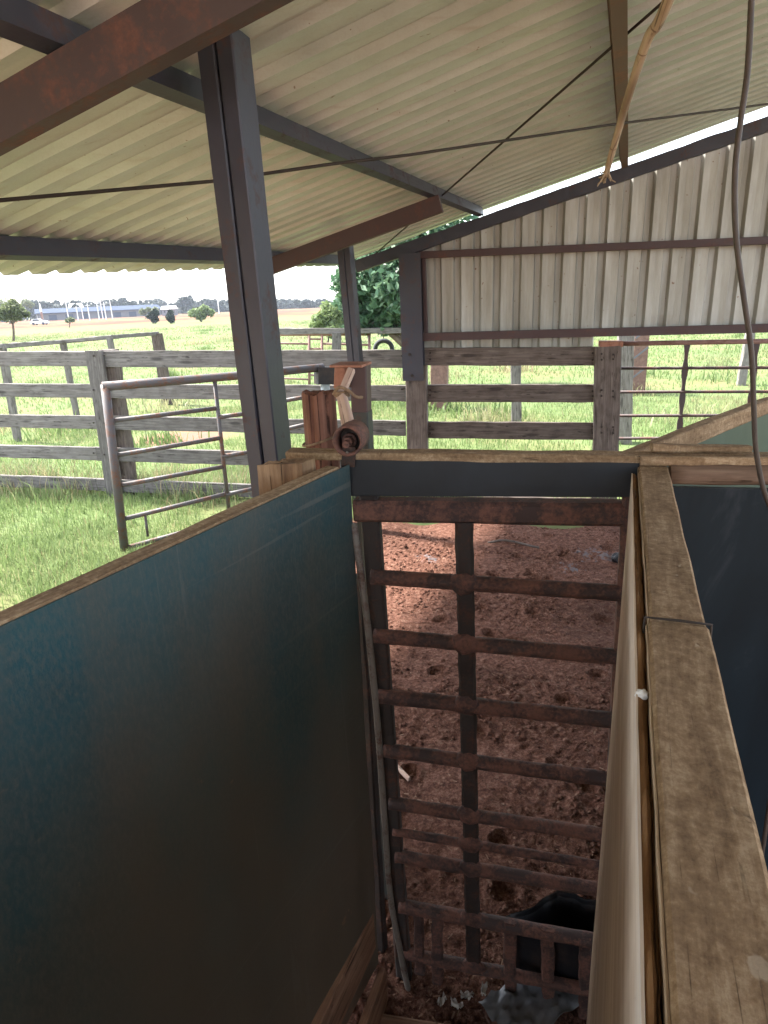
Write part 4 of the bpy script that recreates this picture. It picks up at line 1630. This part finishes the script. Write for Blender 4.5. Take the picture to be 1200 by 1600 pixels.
def patchiness(P, f, seed):
    return np.array([noise.noise(V((p[0] * f + seed, p[1] * f, seed))) for p in P])


def wedge(n, d0, d1, a0, a1, pw=1.):
    d = d0 + (d1 - d0) * rng.random(n) ** pw
    az = np.radians(a0 + (a1 - a0) * rng.random(n))
    return np.stack((d * np.sin(az), d * np.cos(az), np.zeros(n)), -1)


pc0 = p0


def usable(P, seed):
    e = in_pen(P[:, 0], P[:, 1]) + .22 * patchiness(P, 2.5, seed)
    q = np.hypot((P[:, 0] - pc0.x) / .95, (P[:, 1] - pc0.y) / .75) + .5 * patchiness(P, 1.5, seed + 3)
    behind = P[:, 1] > fence_y(P[:, 0]) - .75
    return ((e < 0.0) | behind) & (q > 1.0)


sets = []
for (n, d0, d1, a0_, a1_, h0, h1, w, pw) in ((90000, 2.6, 8.5, -52, 2, .03, .145, .0035, .7), (90000, 6.2, 14, -46, 46, .04, .12, .005, .7),
                                               (70000, 12, 34, -46, 46, .04, .11, .011, .8), (40000, 30, 90, -44, 40, .05, .13, .03, .9)):
    P = wedge(n, d0, d1, a0_, a1_, pw)
    P = P[usable(P, 2)]
    pt = patchiness(P, .55, 4) * .5 + patchiness(P, 2.3, 8) * .3
    big = patchiness(P, .13, 21)
    keep = rng.random(len(P)) < np.clip(.66 + pt * 1.6 - .35 * np.clip(big, 0, 1), .04, 1)
    P, pt, big = P[keep], pt[keep], big[keep]
    tone = np.clip(.42 + (.12 if d0 < 5 else 0) + pt * .5 + .55 * np.clip(big, -.3, 1) + .2 * (rng.random(len(P)) - .5), 0, .92)
    dry = rng.random(len(P)) < .05
    tone[dry] = .85 + .15 * rng.random(dry.sum())
    sets.append(blades(P, h0, h1, w, tone))
# yellowish weeds along the fence line
P = []
for k in range(20000):
    x = -5 + 11 * rng.random()
    P.append((x, fence_y(x) + rng.normal(.35, .3), 0))
P = np.array(P)
P = P[patchiness(P, 1.2, 12) > -.02]
sets.append(blades(P, .06, .34, .005, np.clip(.5 + .55 * rng.random(len(P)), 0, 1), .8))
# clumps of taller weeds dotted over the pasture
P, T_ = [], []
for k in range(230):
    q = wedge(1, 8, 85, -46, 46, .8)[0]
    if fence_y(q[0]) > q[1] - .5:
        continue
    d = math.hypot(q[0], q[1])
    r_ = (.12 + .3 * rng.random()) * (1 + d / 50)
    nn_ = 110
    P.append(q + np.concatenate((rng.normal(size=(nn_, 2)) * r_, np.zeros((nn_, 1))), 1))
    T_.append(np.full(nn_, .05 + .15 * rng.random() if rng.random() < .6 else .75 + .2 * rng.random()))
P, T_ = np.concatenate(P), np.concatenate(T_)
sets.append(blades(P, .1, .34, .012, T_, .9))
vs, lp, sz, tn = [], [], [], []
kk = 0
for s_ in sets:
    vs.append(s_[0]); lp.append(s_[1] + kk); sz.append(s_[2]); tn.append(s_[3])
    kk += len(s_[0])
gs = np_mesh('grass', np.concatenate(vs), np.concatenate(lp), np.concatenate(sz), M_['grass'], None, False, np.concatenate(tn))
gs['kind'] = 'stuff'
tag(gs, 'bright green pasture grass growing round the pen and beyond the fences', 'grass')


# ================================================================== trees
def leaves(clumps, n, size, flat=.0):
    C = np.array([c for c, r in clumps])
    R = np.array([r if hasattr(r, '__len__') else (r, r, r) for c, r in clumps])
    wgt = (R.prod(1)) ** (2 / 3)
    idx = rng.choice(len(C), n, p=wgt / wgt.sum())
    d = rng.normal(size=(n, 3))
    d /= np.linalg.norm(d, axis=1)[:, None]
    rad_ = (.55 + .5 * rng.random(n)) * (1 + .18 * np.sin(d[:, 0] * 7 + idx) * np.cos(d[:, 2] * 6))
    P = C[idx] + d * R[idx] * rad_[:, None]
    nr = d * .6 + rng.normal(size=(n, 3)) * .7 + np.array([0, 0, .5])
    nr /= np.linalg.norm(nr, axis=1)[:, None]
    u = np.cross(nr, rng.normal(size=(n, 3)))
    u /= np.linalg.norm(u, axis=1)[:, None] + 1e-9
    w = np.cross(nr, u)
    s = size * (.6 + .8 * rng.random(n))[:, None]
    a = P - u * s
    b = P + w * s * .38 - nr * s * .1
    c = P + u * s - nr * s * .35
    e = P - w * s * .38 - nr * s * .1
    v = np.stack((a, b, c, e), 1).reshape(-1, 3)
    return v, np.arange(4 * n), [4] * n


def tree(name, label, cat, base, clumps, nleaf, size, leaf, trunk=.08, group=None, fork=None, limbs=True):
    base = V(base)
    t_ = thing(name, label, cat, base, group)
    v, lp, sz = leaves([(np.array(c), r) for c, r in clumps], nleaf, size)
    o = np_mesh('crown', v - np.array(base), lp, sz, leaf)
    o.parent = t_
    cc = sum((V(c) for c, r in clumps), V()) / len(clumps)
    fk = fork or base.lerp(cc, .45)
    g = [tube(smoothpts([base - UP * .05, base.lerp(fk, .5) + V((trunk * .4, 0, 0)), fk], 4), trunk, 9, trunk * .75, trunk * .1)]
    for c, r in clumps[:9]:
        c = V(c)
        g.append(tube(smoothpts([fk - UP * .02, fk.lerp(c, .5) + UP * (.1 * (c - fk).length), c], 4), trunk * .55, 6, trunk * .18))
    o2 = obj('trunk', g, M_['bark'], t_, None, True)
    return t_


def px_clumps(base, spec):                  # (px, py, radius px) at the tree's own distance
    pl = vplane(base, 90)
    out = []
    for (x, y, r) in spec:
        c = pp(x, y, pl)
        rr = (pp(x + r, y, pl) - c).length
        c = c + V((0, rng.normal() * rr * .4, 0))
        out.append((tuple(c), (rr, rr, rr * .85)))
    return out


# big leafy tree behind the gable
base = pz(655, 606)
spec = [(548, 440, 30), (565, 470, 34), (590, 430, 40), (600, 475, 36), (560, 500, 22), (620, 455, 45), (600, 505, 20), (640, 490, 30), (650, 420, 50),
        (690, 470, 50), (720, 430, 50), (700, 380, 60), (640, 380, 50), (590, 395, 36), (540, 470, 20), (575, 508, 14), (620, 512, 14), (545, 415, 18)]
tree('mango_tree', 'big dense tree with glossy dark green leaves behind the gable post', 'tree', base, px_clumps(base, spec), 15000, .11, M_['leaf_mango'], .22)
base = pz(512, 536)
spec = [(500, 500, 14), (515, 490, 17), (528, 505, 16), (505, 512, 12), (522, 515, 14), (535, 490, 15), (490, 510, 8), (510, 478, 9), (540, 512, 12)]
tree('bush', 'pale yellow-green loose bush in front of the dark glossy tree', 'bush', base, px_clumps(base, spec), 2600, .13, M_['leaf_bush'], .05)
# young tree in the paddock
base = pz(21, 533)
spec = [(5, 488, 11), (20, 482, 13), (32, 487, 10), (12, 494, 9), (28, 494, 8), (40, 491, 6), (-6, 494, 9), (18, 474, 8)]
tree('savanna_tree', 'small olive-green tree with a bent slim trunk in the open pasture', 'tree', base, px_clumps(base, spec), 2600, .16, M_['leaf_olive'], .11, None, pp(20, 506, vplane(base, 90)))
base = pz(15, 506)
spec = [(14, 474, 12), (0, 478, 12), (26, 478, 9), (40, 472, 8), (48, 476, 6), (8, 485, 10)]
tree('savanna_tree', 'grey-green taller tree rising just behind the small olive tree', 'tree', base, px_clumps(base, spec), 2200, .35, M_['leaf_olive'], .25)
for (q, spec, lab, lf, n, sz_) in (
        ((239, 506), [(239, 493, 7), (243, 489, 6), (234, 494, 5), (240, 499, 6)], 'dark rounded shrub on the bare red belt, next to the slimmer one', 'leaf_far', 900, .3),
        ((267, 505.5), [(267, 495, 6), (266, 488, 4), (269, 499, 5)], 'slim dark upright shrub near the rounded one on the red belt', 'leaf_far', 800, .3),
        ((315, 503), [(306, 489, 8), (318, 484, 9), (328, 488, 7), (314, 492, 9), (298, 490, 5)], 'spreading light green shrub where pasture meets red earth', 'leaf_bush', 1300, .32),
        ((108, 512), [(110, 499, 4.5), (104, 501, 4), (114, 500, 3.5)], 'tiny lone sapling on the pasture below the white poles', 'leaf_olive', 500, .2),
        ((226, 499), [(222, 487, 6), (232, 484, 5), (244, 484, 5)], 'low grey-green shrub behind the dark rounded shrub', 'leaf_olive', 700, .35)):
    base = pz(*q)
    tree('shrub', lab, 'shrub', base, px_clumps(base, spec), n, sz_, M_[lf], .09)

# the far line of trees, each its own tree
D = 430.


def far_pt(x, d=D, z=0):
    r = ray(x, 486)
    r = V((r.x, r.y, 0)).normalized()
    P = EYE + r * d
    P.z = z
    return P


def far_z(x, y, d=D):
    r = ray(x, y)
    k = d / math.hypot(r.x, r.y)
    return (EYE + r * k).z


line = [(60, 468, 22), (78, 472, 14), (90, 476, 12), (108, 471, 12), (125, 476, 12), (148, 475, 13), (168, 466, 20), (186, 467, 18), (204, 472, 13), (218, 469, 16), (236, 470, 15), (250, 467, 16),
        (264, 474, 12), (276, 471, 14), (292, 461, 16), (306, 470, 15), (322, 468, 16), (338, 472, 16), (352, 468, 16), (372, 470, 18), (395, 470, 18), (418, 470, 18), (438, 472, 16), (455, 472, 14),
        (472, 468, 15), (488, 472, 14), (502, 467, 12), (30, 474, 18), (4, 472, 20), (-25, 470, 22), (-50, 470, 20), (520, 470, 16), (545, 470, 16), (575, 470, 16), (605, 470, 16)]
line += [(x + rng.normal() * 5, 471 + rng.normal() * 3, 16 + 9 * rng.random()) for x in range(-60, 640, 13)]
for i, (x, y, w) in enumerate(line):
    y -= 3
    d = D + rng.normal() * 25
    base = far_pt(x, d)
    ppm = 1053 / d                          # px per metre, about
    top = max(3.5, far_z(x, y, d))
    rr = w / ppm / 2 * 1.3
    cl2 = []
    for k in range(8):
        a_ = rng.random() * 6.28
        q_ = .3 + .3 * rng.random()
        cl2.append(((base.x + math.cos(a_) * rr * .75, base.y + math.sin(a_) * rr * .5, top - rr * q_ - rng.random() * min(rr * .9, top * .5)), (rr * q_, rr * q_, rr * q_ * .75)))
    cl2.append(((base.x, base.y, top * .35), (rr * .8, rr * .7, top * .35)))
    tree('far_tree', 'dark rounded tree standing in the line along the horizon', 'tree', base, cl2, 1000, 1.0, M_['leaf_far'], .3, 'trees along the horizon')

# ================================================================== far buildings, poles, car
b0, b1 = far_pt(56, 340), far_pt(245, 345)
wh = thing('warehouse', 'long low grey shed with pale walls far across the red belt', 'building', b0.lerp(b1, .5))
zt, zw = far_z(150, 481.5, 342), far_z(150, 486, 342)
dirw = (b1 - b0).normalized()
nw = V((-dirw.y, dirw.x, 0))
c = b0.lerp(b1, .5)
Lw = (b1 - b0).length
ang = math.atan2(dirw.y, dirw.x)
obj('wall', [boxat((c.x, c.y, 0), Lw, 20, zw, ang)], M_['concrete'], wh)
rv = []
for u in (-Lw / 2 - .6, Lw / 2 + .6):
    for v_, z_ in ((-11, zw), (0, zt + .6), (11, zw), (11, zw - .3), (-11, zw - .3)):
        rv.append(c + dirw * u + nw * v_ + UP * z_)
obj('roof', [(rv, [(0, 1, 6, 5), (1, 2, 7, 6), (2, 3, 8, 7), (3, 4, 9, 8), (4, 0, 5, 9), (0, 1, 2, 3, 4), (5, 6, 7, 8, 9)])], M_['slate'], wh)
for k in range(7):
    P = c + dirw * (-Lw / 2 + 6 + k * (Lw - 12) / 6) - nw * 10.05
    obj('door', [boxat((P.x, P.y, 0), 3.2, .12, zw * .72, ang)], M_['slate'], wh)
for (x, y0, y1, w, dd2, lab) in ((120, 474, 484, 17, 385, 'white two-storey house among the trees behind the long shed'), (265, 478, 487, 20, 300, 'small white-roofed house at the edge of the red belt')):
    c = far_pt(x, dd2)
    ppm = 1053 / dd2
    ww = w / ppm
    hz = far_z(x, y0, dd2)
    h_ = thing('house', lab, 'house', c)
    obj('wall', [boxat(c, ww, ww * .6, hz * .72)], M_['concrete'], h_)
    rv = []
    for u in (-ww * .54, ww * .54):
        for v_, z_ in ((-ww * .36, hz * .7), (0, hz), (ww * .36, hz * .7), (ww * .36, hz * .66), (-ww * .36, hz * .66)):
            rv.append(c + V((u, v_, z_)))
    obj('roof', [(rv, [(0, 1, 6, 5), (1, 2, 7, 6), (2, 3, 8, 7), (3, 4, 9, 8), (4, 0, 5, 9), (0, 1, 2, 3, 4), (5, 6, 7, 8, 9)])], M_['white'], h_)
    for k in (-.28, .05, .3):
        obj('window', [boxat(c + V((k * ww, -ww * .301, hz * .32)), ww * .1, .06, hz * .2)], M_['glass'], h_)
for k, (x, y) in enumerate(((105, 470), (120, 478), (128, 478), (138, 474), (153, 471), (159, 468), (164, 472), (174, 465), (342, 464))):
    d = 250 + (k % 3) * 15
    c = far_pt(x, d)
    h = far_z(x, y, d)
    p_ = thing('utility_pole', 'thin white utility pole before the long grey shed', 'pole', c, 'white utility poles')
    if x == 342:
        p_['label'] = 'lone pale utility pole by the steel post, apart from the row'
    obj('shaft', [tube([c - UP * .1, c + UP * h], .2, 8, .13)], M_['white'], p_)
    obj('crossarm', [boxat(c + UP * (h - .7), 1.8, .12, .14)], M_['white'], p_)
c = pz(64, 504)
c = far_pt(64, 190)
h = far_z(64, 474, 190)
p_ = thing('marker_mast', 'white-topped red mast beside the parked white car', 'mast', c)
obj('shaft', [tube([c, c + UP * h * .6], .28, 8)], M_['pipe_red'], p_)
obj('top', [tube([c + UP * h * .6, c + UP * h], .28, 8, .15)], M_['white'], p_)
# parked car
c = far_pt(58.5, 185)
car = thing('parked_car', 'small white hatchback parked at the edge of the red belt', 'car', c)
side = [(-1.95, .35), (-1.95, .8), (-1.75, .95), (-1.35, 1.42), (.1, 1.48), (.75, 1.02), (1.75, .85), (1.95, .6), (1.95, .35)]
vs = []
for yy in (-.82, .82):
    for x_, z_ in side:
        vs.append(c + V((x_, yy * (.82 if z_ > 1.1 else 1), z_)))
n = len(side)
fs = [tuple(range(n)), tuple(range(n, 2 * n))] + [(i, (i + 1) % n, n + (i + 1) % n, n + i) for i in range(n)]
body = obj('body', [(vs, fs)], M_['white'], car)
obj('window', [hexa([c + V((x_, y_, z_)) for x_, y_, z_ in ((-1.4, -.835, .98), (.5, -.835, .98), (.5, -.8, .98), (-1.4, -.8, .98), (-1.15, -.72, 1.36), (.0, -.72, 1.36), (.0, -.66, 1.36), (-1.15, -.66, 1.36))])], M_['glass'], car)
obj('windscreen', [hexa([c + V((x_, y_, z_)) for x_, y_, z_ in ((.62, -.7, 1.08), (.8, -.7, 1.04), (.8, .7, 1.04), (.62, .7, 1.08), (.05, -.6, 1.47), (.2, -.6, 1.43), (.2, .6, 1.43), (.05, .6, 1.47))])], M_['glass'], car)
for x_ in (-1.2, 1.2):
    for y_ in (-.8, .8):
        w_ = obj('wheel', [tube([c + V((x_, y_ - .1, .31)), c + V((x_, y_ + .1, .31))], .31, 16)], M_['tyre'], car)
        obj('rim', [tube([c + V((x_, y_ - .115, .31)), c + V((x_, y_ + .115, .31))], .19, 12)], M_['slate'], w_)

# ================================================================== haze
t = bpy.data.materials.new('air_haze')
t.use_nodes = True
t.node_tree.nodes.clear()
o_ = t.node_tree.nodes.new('ShaderNodeOutputMaterial')
v_ = t.node_tree.nodes.new('ShaderNodeVolumePrincipled')
v_.inputs['Color'].default_value = (.8, .87, 1, 1)
v_.inputs['Density'].default_value = .00028
t.node_tree.links.new(v_.outputs[0], o_.inputs['Volume'])
hz = obj('haze', [hexa([(-1510, -310, -1), (1510, -310, -1), (1510, 2510, -1), (-1510, 2510, -1), (-1510, -310, 18), (1510, -310, 18), (1510, 2510, 18), (-1510, 2510, 18)])], t, None, Matrix.Identity(4))
hz['kind'] = 'stuff'
tag(hz, 'pale air haze that fades the far trees', 'haze')

# ================================================================== light
W = bpy.data.worlds.new('World')
S.world = W
W.use_nodes = True
nt = W.node_tree
sk = nt.nodes.new('ShaderNodeTexSky')
sk.sky_type = 'NISHITA'
sk.sun_disc = False
SUN_EL, SUN_AZ = 52, -62
sk.sun_elevation = rad(SUN_EL)
sk.sun_rotation = rad(SUN_AZ)
sk.air_density = 1.0
sk.dust_density = 1.5
sk.ozone_density = 1.0
bg = nt.nodes['Background']
hs = nt.nodes.new('ShaderNodeHueSaturation')
hs.inputs['Saturation'].default_value = .45
nt.links.new(sk.outputs[0], hs.inputs['Color'])
nt.links.new(hs.outputs[0], bg.inputs['Color'])
bg.inputs['Strength'].default_value = .15
sl = bpy.data.lights.new('sun', 'SUN')
sl.energy = 3.4
sl.angle = rad(6)
sl.color = (1, .95, .87)
so_ = bpy.data.objects.new('sun', sl)
COL.objects.link(so_)
sd_ = V((math.sin(rad(SUN_AZ)) * math.cos(rad(SUN_EL)), math.cos(rad(SUN_AZ)) * math.cos(rad(SUN_EL)), math.sin(rad(SUN_EL))))
so_.rotation_euler = sd_.to_track_quat('Z', 'Y').to_euler()
so_.location = sd_ * 50

S.render.engine = 'CYCLES'
S.cycles.use_denoising = True
S.cycles.max_bounces = 10
S.cycles.diffuse_bounces = 7
S.cycles.glossy_bounces = 4
S.cycles.transmission_bounces = 4
S.cycles.sample_clamp_indirect = 8
S.view_settings.view_transform = 'Standard'
S.view_settings.look = 'None'
S.view_settings.exposure = 2.5
S.view_settings.gamma = 1
S.render.film_transparent = False
